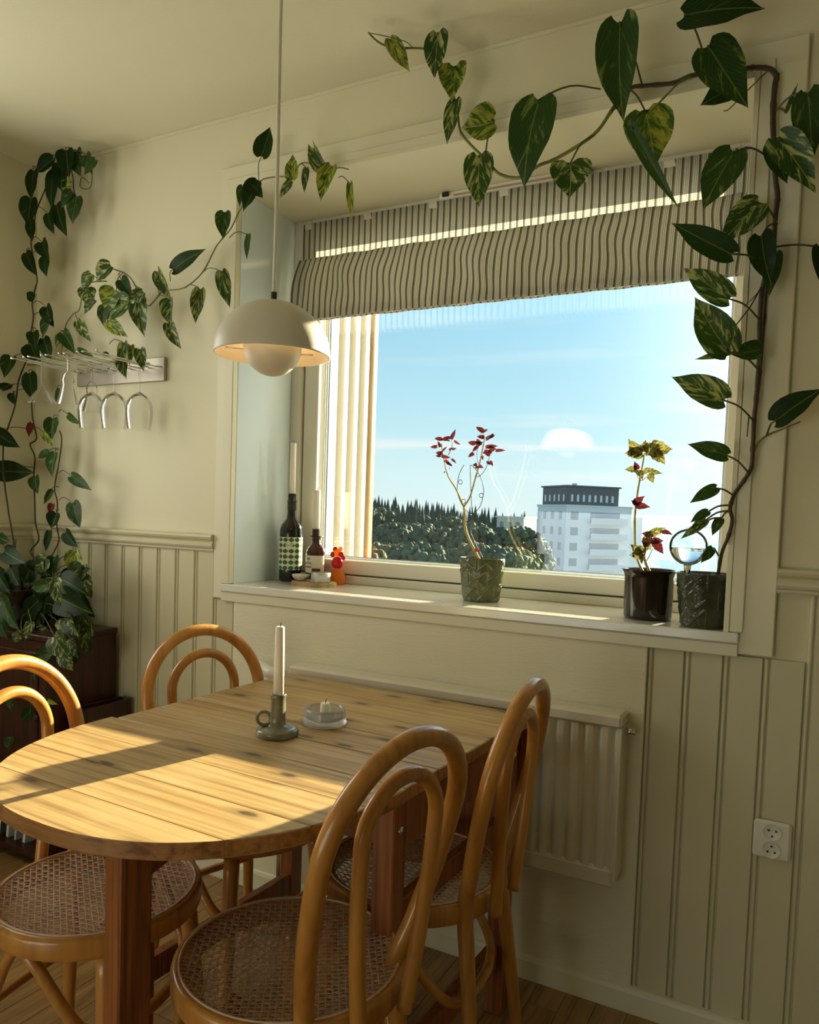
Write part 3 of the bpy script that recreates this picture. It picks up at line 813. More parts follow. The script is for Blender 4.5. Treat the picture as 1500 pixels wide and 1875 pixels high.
# ---------------------------------------------------------------- radiator
rd = thing('radiator', 'white flat panel radiator with ribbed front under the window', 'radiator', (-1.38, -.016, 0))
RW, RZ0, RZ1 = .990, .335, .768
m = MB(); pr = []
n = 27
for i in range(n*8+1):
    x = i/(n*8)*RW; ph = (x/RW*n) % 1
    d = .0 if ph < .22 or ph > .78 else .010*(.5-.5*math.cos((ph-.22)/.56*2*math.pi))
    pr.append((x, -.070+d))
k_ = len(pr)
m.add([(x, y, z) for z in (RZ0+.045, RZ1-.030) for x, y in pr], [(i, i+1, k_+i+1, k_+i) for i in range(k_-1)], True)
m.box((0, -.058, RZ0+.01), (RW, -.004, RZ1-.006), .002)
m.build('panel', M['white_enamel'], rd)
m = MB().box((-.004, -.078, RZ1-.034), (RW+.004, -.001, RZ1), .007); m.build('top_cover', M['white_enamel'], rd)
m = MB()
m.box((0, -.073, RZ0), (RW, -.052, RZ0+.050), .008); m.build('bottom_header', M['white_enamel'], rd)
for x in (-.003, RW-.002): MB().box((x, -.074, RZ0+.02), (x+.006, .0, RZ1-.033), .001).build('side_cover', M['white_enamel'], rd)
MB().tube([(RW+.002, -.035, RZ1-.045), (RW+.028, -.035, RZ1-.045)], .009, 12).build('bleed_valve', M['chrome'], rd)
m = MB().tube([(-.004, -.035, RZ1-.05), (-.05, -.035, RZ1-.05)], .010, 12).tube([(-.05, -.035, RZ1-.03), (-.05, -.035, .0)], .0085, 12); m.build('valve_pipe', M['chrome'], rd)
m = MB().tube([(-.052, -.035, RZ1-.05), (-.075, -.036, RZ1-.046), (-.150, -.040, RZ1-.030)], [.016, .020, .021], 18); m.build('thermostat_knob', M['plastic'], rd)
for x in (.15, RW-.15): MB().box((x, -.0035, RZ0+.03), (x+.03, .0005, RZ1-.05)).build('bracket', M['white_enamel'], rd)

# ---------------------------------------------------------------- wall socket
sk = at(1414, 1537, y=-.013)
so = thing('wall_socket', 'white double wall socket on the beadboard right of the radiator', 'socket', (sk.x, -.0105, sk.z))
m = MB().box((-.040, -.0135, -.0445), (.040, .0, .0445), .006); m.build('plate', M['plastic'], so)
for z, rot in ((.0205, 0), (-.0205, math.pi)):
    o = MB().lathe([(.0165, 0), (.0185, .0012), (.0195, .0025), (.0195, .0), (.0150, -.004), (0, -.004)][::-1], 28).build('receptacle', M['plastic'], so)
    o.rotation_euler = (R(90), 0, 0); o.location = (0, -.0136, z)
    for k in range(3):
        a = rot-math.pi/2+k*2*math.pi/3 if k else rot-math.pi/2
        h = MB().tube([(0, 0, 0), (0, -.0020, 0)], .0022, 10).build('pin_hole', M['hole'], so)
        h.location = (.0088*math.cos(a), -.0160, z+.0088*math.sin(a))

# ---------------------------------------------------------------- pendant lamp
LP = at(499, 652, y=-.70)
lp = thing('pendant_lamp', 'cream two-dome pendant lamp hanging over the table on a white cord', 'lamp', (LP.x, LP.y, LP.z))
LRd = .1165
pr = [(LRd-.0022, .0), (LRd, .0005), (LRd, .003)]
H_ = .106
for i in range(1, 17):
    a = math.pi/2*i/16; pr.append((LRd*math.cos(a)**.96 if i < 16 else .008, .003+H_*math.sin(a)))
inn = [(max(r-.0022, .006), z-.0020) for r, z in pr[::-1][:-2]]
o = MB().lathe(pr, 64); o.f = o.f[:-2]; o.sm = o.sm[:-2]; o.build('shade', M['lampw'], lp)
o = MB().lathe(inn+[(LRd-.0022, 0)], 64); o.f = o.f[:-2]; o.sm = o.sm[:-2]; o = o.build('shade_lining', M['lampin'], lp)
BR_ = .0585
pr = [(.0005, -.040)]
for i in range(1, 15):
    a = -math.pi/2+math.pi*.62*i/14; pr.append((BR_*math.cos(a), .018+BR_*math.sin(a)))
pr[0] = (.0005, .018-BR_)
m = MB().lathe(pr, 48); m.f = m.f[:-2]; m.sm = m.sm[:-2]; o = m.build('lower_dome', M['lampw'], lp)
mo = o.modifiers.new('thick', 'SOLIDIFY'); mo.thickness = .0018
for k in range(3):
    a = R(75+120*k); c, s_ = math.cos(a), math.sin(a)
    MB().tube([((BR_-.002)*c, (BR_-.002)*s_, .015), ((LRd-.012)*c, (LRd-.012)*s_, .020)], .0016, 8).build('strut', M['chrome'], lp)
MB().tube([(0, 0, H_+.0), (0, 0, H_+.021)], .0062, 16).build('cord_grip', M['iron'], lp)
bulb = MB(); bulb.sphere((0, 0, .045), .020, 10); bulb.tube([(0, 0, .06), (0, 0, H_)], .013, 12)
a = N('lit_bulb'); bm_ = a.done(a.bsdf((1, .8, .5), .5, emit=((1.0, .76, .48), 10.0)))
bulb.build('bulb', bm_, lp)
ct = at(514, 0, y=-.70)
cpts = [(0, 0, H_+.02), (.001, 0, H_+.25), (-.001, .0, .60), (.0, 0, ZC-LP.z-.02)]
MB().tube(smooth_pts(cpts, 5), .0037, 10).build('cord', M['cord'], lp)
MB().lathe([(.045, 0), (.045, .014), (.03, .022), (.0, .022)], 28, (0, 0, ZC-LP.z-.024)).build('ceiling_cup', M['lampw'], lp)
light('pendant_bulb', 'POINT', (LP.x, LP.y, LP.z+.045), (0, 0, -1), 1.0, (1.0, .70, .40), shadow_soft_size=.021)

# ---------------------------------------------------------------- things on the table
cb = at(508, 1346, z=TZ)
ch = thing('candle_holder', 'grey-green ceramic candlestick with a ring handle on the table', 'candle holder', (cb.x, cb.y, TZ), R(180))
pr = [(.044, .0), (.0455, .004), (.0455, .012), (.043, .016), (.036, .017), (.022, .020), (.0175, .026), (.0165, .04), (.0160, .078), (.0170, .088), (.0165, .090), (.0125, .090), (.0120, .070), (0, .070)]
MB().lathe(pr, 40, fn=lambda q, a, i: (q[0]*(1+.02*math.cos(5*a) if i > 3 else 1), q[1]*(1+.02*math.cos(5*a) if i > 3 else 1), q[2])).build('body', M['stoneware'], ch)
m = MB(); rr_ = .0145; ang = R(30)
m.tube([(.0165+rr_*.92+rr_*math.cos(a)*1.0, 0, .036+rr_*math.sin(a)) for a in [2*math.pi*i/20 for i in range(20)]], .0040, 8, True)
o = m.build('ring_handle', M['stoneware'], ch); o.rotation_euler = (0, 0, R(30))
tc_ = thing('candle', 'tall white taper candle standing in the ceramic candlestick', 'candle', (cb.x, cb.y, TZ+.071))
def taper(h, r0, r1, t, lean=0):
    MB().lathe([(r0, 0), (r0, h*.5), (r1, h-.002), (r1*.8, h), (r1*.35, h-.0015), (0, h-.002)], 24).build('wax', M['candle'], t)
    MB().tube([(0, 0, h-.004), (.0005, 0, h+.004), (.003, 0, h+.009)], .0009, 6).build('wick', M['wick'], t)
taper(.165, .0112, .0098, tc_)
gd = at(574, 1334, z=TZ)
gh = thing('glass_candle_holder', 'low ribbed clear glass candle holder on the table beside the candlestick', 'candle holder', (gd.x, gd.y+.045, TZ))
pr = [(.047, .0005), (.0505, .004), (.0485, .013), (.0465, .020), (.0455, .030), (.0440, .038), (.0422, .038), (.0430, .028), (.041, .016), (.030, .010), (.018, .010), (.017, .026), (.0125, .026), (.0125, .0095), (0, .0095)]
MB().lathe(pr, 96, fn=lambda q, a, i: (q[0]*(1+(.018 if 1 <= i <= 5 else 0)*math.cos(32*a)), q[1]*(1+(.018 if 1 <= i <= 5 else 0)*math.cos(32*a)), q[2])).build('dish', M['ribglass'], gh)
st = thing('candle_stub', 'short white candle stub burning low in the ribbed glass holder', 'candle', (gd.x, gd.y+.045, TZ+.0095)); st['label'] = 'short white candle stub set in the ribbed glass holder'
taper(.040, .0118, .0112, st)

# ---------------------------------------------------------------- cabinet at the left with magazines
FY = -.30
cr = at(92, 1166, y=FY)
cbx = thing('cabinet', 'dark red-brown wooden cabinet in the left corner beneath the hanging plant', 'cabinet', (X0+.035, -.03, 0))
CW = cr.x-(X0+.035); CD = .27; CH = cr.z
MB().box((-.006, -CD-.008, CH-.020), (CW+.008, 0, CH), .003).build('top', M['mahog'], cbx)
for x in (0, CW-.02): MB().box((x, -CD, 0), (x+.02, 0, CH-.0205), .001).build('side_panel', M['mahog'], cbx)
MB().box((.0205, -.012, .0), (CW-.0205, 0, CH-.0205)).build('back_panel', M['mahog'], cbx)
for z in (.03, .30): MB().box((.0205, -CD+.004, z), (CW-.0205, -.0125, z+.018), .001).build('shelf', M['mahog'], cbx)
m = MB().box((.0205, -CD, .3185), (CW-.0205, -CD+.018, CH-.0215), .001)
o = m.build('door', M['mahog'], cbx)
MB().box((.055, -CD-.006, .36), (CW-.055, -CD+.001, CH-.06), .003).build('door_panel', M['mahog'], o)
MB().sphere((CW-.045, -CD-.014, .52), .010, 8).build('knob', M['iron'], o)
c2 = at(116, 1290, y=-.22)
bx = thing('wooden_crate', 'small dark brown wooden crate standing on the floor right of the cabinet', 'crate', (cbx.location.x+CW+.018, -.03, 0))
w_ = max(.06, c2.x-bx.location.x); h_ = c2.z
for lo, hi in (((0, -.20, 0), (w_, -.188, h_)), ((0, -.012, 0), (w_, 0, h_)), ((0, -.1875, 0), (.012, -.0125, h_)), ((w_-.012, -.1875, 0), (w_, -.0125, h_)), ((.0125, -.1875, h_-.03), (w_-.0125, -.0125, h_-.02))):
    MB().box(lo, hi, .001).build('side_board', M['mahog'], bx)
rg = random.Random(5)
mags = [((.75, .74, .70), 'white magazine leaning in the cabinet, leftmost'), ((.10, .13, .12), 'dark green magazine in the cabinet, second from the left'), ((.80, .80, .78), 'white magazine in the cabinet, third from the left'), ((.50, .52, .50), 'grey magazine in the cabinet, fourth from the left'), ((.78, .76, .70), 'cream magazine in the cabinet, rightmost')]
for i, (c_, lb) in enumerate(mags):
    p = thing('magazine', lb, 'magazine', (cbx.location.x+.10+i*.045, -.03-.055, .0485), 0, 'magazines in the cabinet')
    th = .008+.004*rg.random(); hh = .20+.02*rg.random()
    cm = plain('magazine_cover', c_, .4, .1, 30); pm = plain('magazine_pages', (.78, .76, .70), .8, .1, 200)
    a = MB().box((0, -.18, 0), (.0008, 0, hh)).box((th, -.18, 0), (th+.0008, 0, hh)).box((0, 0, 0), (th+.0008, .0008, hh)); a.build('cover', cm, p)
    MB().box((.001, -.178, .001), (th-.0002, -.001, hh-.002)).build('pages', pm, p)
    p.rotation_euler = (0, R(7), 0); p.location.z = .0490

# ================================================================ ABOVE: blind and vent bar
BX0, BX1, BZT = -1.640, -.200, 2.232
HZ = at(580, 585, y=.21).z+.004
bd = thing('roman_blind', 'striped grey-green and cream roman blind half drawn over the window', 'blind', (BX0, .27, 0))
a = N('striped_cloth')
uv = a.n('ShaderNodeUVMap').outputs[0]; sp = a.n('ShaderNodeSeparateXYZ', {0: uv})
u = a.math('FRACT', a.math('MULTIPLY', sp.outputs[0], 64.0))
st_ = [(0.0, (.64, .62, .56)), (.10, (.10, .10, .065)), (.38, (.60, .57, .50)), (.42, (.10, .16, .14)), (.47, (.64, .62, .55)), (.62, (.64, .62, .55)), (.66, (.30, .27, .19)), (.73, (.64, .62, .55)), (.88, (.12, .17, .15)), (.93, (.66, .62, .48))]
col = a.ramp(u, st_, 'CONSTANT')
wv = a.noise(a.coord('Object', (400, 400, 400)), 1.0, 2)
col = a.mix(a.math('MULTIPLY', wv, .25), col, (.30, .28, .20))
d_ = a.bsdf(col, .85, spec=.15); t_ = a.n('ShaderNodeBsdfTranslucent', {0: col}).outputs[0]
cloth = a.done(a.n('ShaderNodeMixShader', {0: .30, 1: d_, 2: t_}).outputs[0])
BW_ = BX1-BX0
def cloth_mesh(rows, nx=230, thick=.0):
    """rows: list of (y offset, z, skew amplitude, depth ripple)"""
    m = MB(); m.uv = []; vs = []
    for j, (y, z, sk_, rp) in enumerate(rows):
        for i in range(nx+1):
            u_ = i/nx; x = u_*BW_
            wx = sk_*(math.sin(u_*23+z*31)+.5*math.sin(u_*61+z*47+1))
            wy = rp*(math.sin(u_*75+.4*math.sin(z*40))+.6*math.sin(u_*37+z*12))
            vs.append((x+wx, y+wy, z)); m.uv.append((u_, z))
    n1 = nx+1
    m.add(vs, [(j*n1+i, j*n1+i+1, (j+1)*n1+i+1, (j+1)*n1+i) for j in range(len(rows)-1) for i in range(nx)], True)
    return m
up_rows = [(0, BZT-i*.0089, .0004, .0008) for i in range(17)]
cloth_mesh(up_rows).build('upper_panel', cloth, bd)
zf = BZT-.133
lo_rows = []
nn = 30
for i in range(nn+1):
    s_ = i/nn; z = zf-(zf-HZ)*s_
    y = -.022-.030*math.sin(min(1, s_*2.2)*math.pi/2)-.008*s_
    lo_rows.append((y, z, .0026*math.sin(s_*math.pi)**.5 if 0 < s_ < 1 else .001, .0026))
top_roll = [(-.004, zf-.006, .001, .001), (-.012, zf+.004, .001, .002), (-.020, zf+.005, .001, .003)]
cloth_mesh(top_roll+lo_rows).build('lower_panel', cloth, bd)
cloth_mesh([(-.050, HZ, .001, .0026), (-.040, HZ-.002, .001, .0026), (-.020, HZ+.01, .001, .001), (-.006, zf-.004, .001, .001)]).build('back_fold', cloth, bd)
MB().box((.004, -.044, HZ+.004), (BW_-.004, -.036, HZ+.022), .001).build('hem_batten', M['frame'], bd)
MB().box((0, .001, BZT-.02), (BW_, .012, BZT+.001), .001).build('head_batten', M['frame'], bd)
for px, py in ((572, 412), (905, 352), (1110, 312), (1356, 272)):
    q = at(px, py, y=.268)
    m = MB().tube([(.003*math.cos(a), 0, .003*math.sin(a)) for a in [6.283*i/10 for i in range(10)]], .0009, 6, True).tube([(0, 0, .003), (.001, 0, .010)], .001, 5)
    o = m.build('hook', M['chrome'], bd); o.location = (q.x-BX0, -.003, BZT+.003)
va, vb = at(806, 356, y=.262), at(1080, 316, y=.262)
vz = (va.z+vb.z)/2
vt = thing('vent_bar', 'white vent bar with black end clips above the blind', 'vent', (va.x, .270, vz))
MB().box((0, -.012, -.010), (vb.x-va.x, .0145, .010), .003).build('bar', M['alu'] if False else M['plastic'], vt)
for x in (.012, vb.x-va.x-.055):
    MB().box((x, -.022, -.006), (x+.022, -.0125, .007), .002).build('clip', M['iron'], vt)
MB().box((.05, -.016, -.008), (vb.x-va.x-.09, -.0125, -.002), .001).build('slot_cover', M['steel'], vt)

# ================================================================ ON THE SILL AND THE WALL
SILL = OZ0
def on_sill(px, py): return at(px, py, z=SILL)
# bottle with leaf-pattern label
b0 = Vector((-1.615, .215, SILL))
a = N('bottle_label'); uv = a.n('ShaderNodeTexCoord').outputs['Object']; sp = a.n('ShaderNodeSeparateXYZ', {0: uv})
ang = a.math('ARCTAN2', sp.outputs[1], sp.outputs[0])
uu = a.math('MULTIPLY', ang, .0405); vv = sp.outputs[2]
def rep(v, p_): return a.math('SUBTRACT', a.math('FRACT', a.math('DIVIDE', v, p_)), .5)
fu = rep(a.math('ADD', uu, .0040), .0215); fv = rep(vv, .0195)
au_ = a.math('ABSOLUTE', a.math('MULTIPLY', fu, .0215)); av_ = a.math('ABSOLUTE', a.math('MULTIPLY', fv, .0195))
tt_ = a.math('ADD', a.math('DIVIDE', au_, .0098), a.math('POWER', a.math('DIVIDE', av_, .0083), 2.0))
leafm = a.math('LESS_THAN', tt_, 1.0)
lcol = a.mix(a.noise(uv, 90, 2), (.02, .10, .04), (.05, .18, .06))
M['label'] = a.done(a.bsdf(a.mix(leafm, (.74, .70, .56), lcol), .6))
M['bottle'] = plain('black_bottle_glass', (.010, .008, .007), .08, .1, 5, coat=.6)
bo = thing('bottle', 'tall black wine bottle with a green leaf-pattern label at the left end of the sill', 'bottle', b0)
pr = [(.033, 0), (.0385, .003), (.0395, .010), (.0395, .170), (.0385, .183), (.034, .197), (.025, .209), (.0175, .218), (.0150, .232), (.0142, .275)]
MB().lathe(pr+[(0, .275)], 40).build('glass_body', M['bottle'], bo)
MB().lathe([(.0145, .250), (.0150, .252), (.0150, .279), (.0180, .2795), (.0180, .2815), (.0138, .282), (.0138, .305), (.0115, .306), (.0115, .290), (0, .290)], 28).build('candle_cap', M['iron'], bo)
m = MB(); k = 40; vs = []
for z in (.042, .155):
    for i in range(k+1):
        an = R(-165)+R(210)*i/k; vs.append((.0402*math.cos(an), .0402*math.sin(an), z))
m.add(vs, [(i, i+1, k+2+i, k+1+i) for i in range(k)], True); lb = m.build('label', M['label'], bo)
def text3d(body, size, parent, mat, loc, rot, name='lettering', ext=.0003):
    c = bpy.data.curves.new(name, 'FONT'); c.body = body; c.size = size; c.extrude = ext; c.align_x = 'CENTER'; c.align_y = 'CENTER'
    o = bpy.data.objects.new(name, c); COL.objects.link(o)
    dg = bpy.context.evaluated_depsgraph_get(); me = bpy.data.meshes.new_from_object(o.evaluated_get(dg)); bpy.data.objects.remove(o)
    me.materials.clear(); me.materials.append(mat)
    q = bpy.data.objects.new(name, me); COL.objects.link(q); q.parent = parent; q.location = loc; q.rotation_euler = rot
    return q
an = R(-62); MB().box((-.0125, -.0006, -.006), (.0125, .0, .006)).build('label_strip', plain('label_paper', (.74, .70, .56), .6), bo)
ls = [o for o in bo.children if o.name.startswith('label_strip')][0]
ls.location = (.0412*math.cos(an), .0412*math.sin(an), .126); ls.rotation_euler = (0, 0, an+R(90))
text3d('MONZA', .0085, bo, M['iron'], (.0420*math.cos(an), .0420*math.sin(an), .126), (R(90), 0, an+R(90)))
tp = thing('candle', 'tall white taper candle stuck in the black wine bottle', 'candle', (b0.x, b0.y, SILL+.2905)); taper(.190, .0108, .0098, tp)
# brown syrup bottle used as a candlestick
b1 = Vector((-1.530, .245, SILL))
bs = thing('bottle', 'small dark brown bottle with cream label holding a candle, behind the board', 'bottle', b1)
MB().lathe([(.030, 0), (.034, .003), (.034, .105), (.030, .120), (.018, .132), (.0145, .140), (.0145, .155), (0, .155)], 32).build('glass_body', plain('brown_glass', (.055, .015, .008), .1, .2, 20, coat=.6), bs)
MB().lathe([(.0150, .150), (.0155, .152), (.0155, .158), (.0240, .160), (.0240, .162), (.0140, .163), (.0140, .186), (.0115, .186), (.0115, .170), (0, .170)], 28).build('candle_cap', M['iron'], bs)
m = MB(); vs = []
for z in (.035, .095):
    for i in range(k+1):
        an = R(-165)+R(170)*i/k; vs.append((.0346*math.cos(an), .0346*math.sin(an), z))
m.add(vs, [(i, i+1, k+2+i, k+1+i) for i in range(k)], True); m.build('label', plain('cream_label', (.74, .70, .58), .6, .04), bs)
for q_, (s_, z_) in enumerate((('THE', .083), ('BITTER', .068), ('SYRUP', .055))):
    an = R(-100); text3d(s_, .0095, bs, M['iron'], (.0352*math.cos(an), .0352*math.sin(an), z_), (R(90), 0, an+R(90)))
tp = thing('candle', 'shorter white taper candle stuck in the small brown bottle', 'candle', (b1.x, b1.y, SILL+.1705)); taper(.150, .0108, .0104, tp)
# board and what stands on it
bc = at(576, 1066, z=SILL+.012); bc.x, bc.y = -1.468, .150
br = thing('serving_board', 'thin round wooden board on the left of the sill carrying small bowls', 'board', (bc.x, bc.y, SILL))
pts = [(.080*math.cos(a)*(1+.03*math.cos(3*a)), .062*math.sin(a)) for a in [6.2832*i/40 for i in range(40)]]
MB().prism(pts, 0, .0135).build('board', wood('light_board', (.30, .17, .07), (.52, .34, .16), (.62, .45, .25), 0, .5), br)
b_ = thing('bowl', 'small speckled cream bowl on the round board, left', 'bowl', (bc.x-.045, bc.y-.012, SILL+.0138))
MB().lathe([(.014, 0), (.016, .0005), (.027, .012), (.0305, .021), (.029, .0215), (.025, .013), (.014, .005), (0, .004)], 32).build('body', ceramic('speckled_glaze', (.35, .32, .25), (.72, .68, .58), .3, 60), b_)
b_ = thing('bowl', 'small marbled grey stone dish with straight sides on the round board, right', 'bowl', (bc.x+.034, bc.y-.010, SILL+.0138))
MB().lathe([(.0315, 0), (.0325, .001), (.0325, .032), (.0315, .033), (.029, .033), (.0285, .006), (0, .005)], 36).build('body', ceramic('marbled_stone', (.22, .24, .20), (.62, .62, .55), .35, 28), b_)
j_ = thing('jar', 'tiny jar of dark red jam between the two small bowls', 'jar', (bc.x-.006, bc.y+.018, SILL+.0138))
MB().lathe([(.015, 0), (.017, .002), (.017, .026), (.014, .031), (.014, .036), (0, .036)], 28).build('body', plain('red_glass', (.16, .008, .012), .08, .3, 30, coat=.5), j_)
MB().lathe([(.0148, .033), (.0148, .041), (.014, .042), (0, .042)], 28).build('lid', plain('plum_lid', (.07, .01, .02), .3), j_)
f_ = thing('glass_vase', 'small red and amber glass figure vase standing behind the marbled dish', 'vase', (bc.x+.016, bc.y+.045, SILL+.0005))
f_.location = (bc.x+.030, bc.y+.092, SILL)
amb = N('amber_glass'); amb = amb.done(amb.n('ShaderNodeMixShader', {0: .45, 1: amb.bsdf((.75, .22, .02), .1, coat=.5), 2: amb.n('ShaderNodeBsdfTranslucent', {0: (.95, .38, .04, 1)}).outputs[0]}).outputs[0])
ruby = N('ruby_glass'); ruby = ruby.done(ruby.n('ShaderNodeMixShader', {0: .35, 1: ruby.bsdf((.26, .008, .02), .1, coat=.5), 2: ruby.n('ShaderNodeBsdfTranslucent', {0: (.7, .03, .06, 1)}).outputs[0]}).outputs[0])
MB().lathe([(.024, 0), (.030, .006), (.031, .022), (.025, .040), (.016, .052), (.012, .058), (0, .058)], 28).build('body', amb, f_)
MB().lathe([(.012, .056), (.019, .064), (.021, .076), (.015, .088), (.010, .094), (0, .095)], 24).build('neck', ruby, f_)
for i, (x, y, z, r_) in enumerate(((.0, 0, .108, .014), (.017, -.003, .104, .010), (-.016, -.004, .102, .010), (.010, .004, .122, .008), (-.009, 0, .120, .009), (.024, 0, .092, .008))):
    m = MB(); m.sphere((x, y, z), r_, 8, (1, .8, 1)); m.build('berry', ruby if i % 3 else amb, f_)

# ---------------------------------------------------------------- leaves
def leaf_mesh(seed, fold=.25, curl=.22, nar=1.0, ny=12, nx=8, frill=0.0):
    rg = random.Random(seed)
    prof = [(0, .36), (.04, .64), (.11, .87), (.22, .99), (.32, 1.0), (.45, .93), (.58, .78), (.70, .59), (.80, .41), (.88, .25), (.94, .12), (.98, .045), (1.0, .0)]
    def wd(t):
        for (a, wa), (b, wb) in zip(prof, prof[1:]):
            if t <= b: return wa+(wb-wa)*(t-a)/(b-a)
        return 0
    ts = [0, .03, .08, .15, .24, .35, .47, .59, .70, .80, .89, .95, 1.0]; m = MB(); m.uv = []; vs = []
    bend = rg.uniform(-.05, .05); tw = rg.uniform(-.25, .25)
    for t in ts:
        w = .5*wd(t)
        for i in range(nx+1):
            u = -1+2*i/nx; x = u*w
            y = t-.085*(abs(u)**1.5)*max(0, 1-t*2.6)**1.2+.02*math.sin(9*t+u*3)*abs(u)
            z = fold*abs(x)**1.25-curl*(t-.15)**2+.018*math.sin(14*t+seed)*abs(u)+tw*x*t*.5
            if frill: z += frill*math.sin(22*t+u*5+seed)*abs(u); x *= 1+frill*1.4*math.sin(31*t+seed)
            vs.append((x+bend*math.sin(t*3.1), y, z)); m.uv.append((.5+x*1.0, t))
    n1 = nx+1
    m.add(vs, [(j*n1+i, j*n1+i+1, (j+1)*n1+i+1, (j+1)*n1+i) for j in range(len(ts)-1) for i in range(nx)], True)
    return m
LM = {}
def leaf_data(kind, var, frill=0.0):
    k = (kind, var, frill)
    if k not in LM:
        o = leaf_mesh(var*7+3, [.2, .35, .5, .15, .7][var % 5], [.2, .3, .15, .4, .1][var % 5], frill=frill).build('leaf', M[kind])
        LM[k] = o.data; bpy.data.objects.remove(o)
    return LM[k]
KN = dict(d='leaf_dark', g='leaf_green', v='leaf_var', b='leaf_bright', r='leaf_red', c='leaf_coleus', f='leaf_frill')
rgl = random.Random(21)
def leaf(parent, B, T, wpx, kind, att=None, roll=0.0, frill=0.0, prad=.0013, label=None):
    """B base point, T tip point (world); wpx width in pixels at that distance; att: where the stalk leaves the stem"""
    Yv = T-B; L = Yv.length; Yn = Yv.normalized()
    Zn = (CAM*.35+Vector((B.x*.65, -1.9, B.z*.65))-B).normalized()
    Zn = Zn+Vector((rgl.uniform(-.25, .25), 0, rgl.uniform(-.05, .35))); Zn = (Zn-Yn*Zn.dot(Yn)).normalized()
    if roll: Zn = Matrix.Rotation(R(roll), 3, Yn) @ Zn
    Xn = Yn.cross(Zn); w = wpx*mpp(B)
    o = bpy.data.objects.new('leaf', leaf_data(KN[kind], rgl.randrange(10), frill)); COL.objects.link(o)
    o.parent = parent
    Mw = Matrix(((Xn.x, Yn.x, Zn.x, B.x), (Xn.y, Yn.y, Zn.y, B.y), (Xn.z, Yn.z, Zn.z, B.z), (0, 0, 0, 1))) @ Matrix.Diagonal((w, L, min((w+L)*.5, w*1.2), 1))
    pl = Matrix.Translation(parent.location)
    o.matrix_local = pl.inverted() @ Mw
    if label: o['label'] = label
    if att is not None:
        mid = (att+B)*.5+Vector((0, -.008, .10*(att-B).length)); pts = smooth_pts([att, mid, B, B+Yn*L*.05], 4)
        inv = Mw.inverted()
        # stalk is a part of the leaf, kept in the leaf's own frame
        tmp = MB().tube(pts, prad, 6)
        tmp.v = [tuple(inv @ Vector(v)) for v in tmp.v]
        st_ = tmp.build('stalk', M['petiole'], o)
    return o
def stem(parent, pts, r0, r1, mat, k=5, name='stem'):
    P_ = smooth_pts(pts, k); n = len(P_)
    m = MB().tube([p-parent.location for p in P_], [(r0+(r1-r0)*i/(n-1))*(1+(.22 if (i % 11 == 0 and r0 > .0022) else 0)+rgl.uniform(-.06, .06)) for i in range(n)], 8)
    return m.build(name, mat, parent)
def relief_pot(name, parent, r0, r1, h, mat, seed):
    """tapered pot with raised overlapping leaf ribs"""
    m = MB(); prof = []; nz = 46; na = 150
    pr = [(r0*.96, 0)]
    pr += [(r0+(r1-r0)*(i/nz)**.8, .002+(h-.006)*i/nz) for i in range(nz+1)]
    pr += [(r1*.99, h), (r1*.95, h), (r1*.93, h-.012), (r1*.90, h-.02)]
    def fn(q, a, i):
        if 1 <= i <= nz+1:
            z = q[2]; s_ = a*(r0+r1)/2; cell = .052
            row = z/.047; ri = int(row); fz = row-ri
            us = (s_/cell+.5*(ri % 2)); fu_ = us-math.floor(us)-.5; fz -= .5
            rib = abs(fu_)
            diam = abs(abs(fu_)*1.0+abs(fz)*1.0-.5)
            d = .0022*math.exp(-(diam/.05)**2)+.0016*math.exp(-(rib/.03)**2)+.0010*max(0, math.sin((fz+rib*1.3)*38))**3
            k_ = 1+d/ math.hypot(q[0], q[1]); return (q[0]*k_, q[1]*k_, z)
        return q
    m.lathe(pr, na, fn=fn); m.f = m.f[:-1]; m.sm = m.sm[:-1]
    o = m.build(name, mat, parent)
    MB().lathe([(r1*.91, h-.016), (0, h-.014)][::-1] if False else [(r1*.905, h-.016), (r1*.5, h-.012), (0, h-.013)], 36).build('soil', M['soil'], parent)
    return o

# ---------------------------------------------------------------- plant with red leaves, middle of the sill
pc = Vector((-.868, .155, SILL))
p1 = thing('potted_plant', 'small red-leaved plant with two branches in an olive relief-patterned pot mid-sill', 'plant', pc)
relief_pot('pot', p1, .052, .0665, .128, M['green_glaze'], 1)
Y1 = pc.y
def q1(X, Y, dy=0.0): return at(760+X/5.07, 750+Y/5.07, y=Y1+dy)
base = Vector((pc.x-.006, Y1, SILL+.115))
fork = q1(455, 900)
stem(p1, [base, q1(480, 1150), q1(462, 1000), fork], .0042, .0036, M['stemy'])
stem(p1, [fork, q1(385, 745), q1(310, 620), q1(275, 490), q1(255, 380), q1(250, 310)], .0028, .0014, M['stemy'])
stem(p1, [fork, q1(510, 810), q1(560, 640), q1(600, 500), q1(625, 380), q1(645, 270), q1(635, 205)], .0028, .0012, M['stemy'])
stem(p1, [q1(575, 628), q1(620, 600), q1(665, 530), q1(695, 420)], .0010, .0008, M['petiole'], name='twig')
stem(p1, [q1(310, 420), q1(345, 340), q1(340, 270)], .0010, .0008, M['petiole'], name='twig')
stem(p1, [q1(590, 500), q1(575, 420), q1(582, 340)], .0010, .0008, M['petiole'], name='twig')
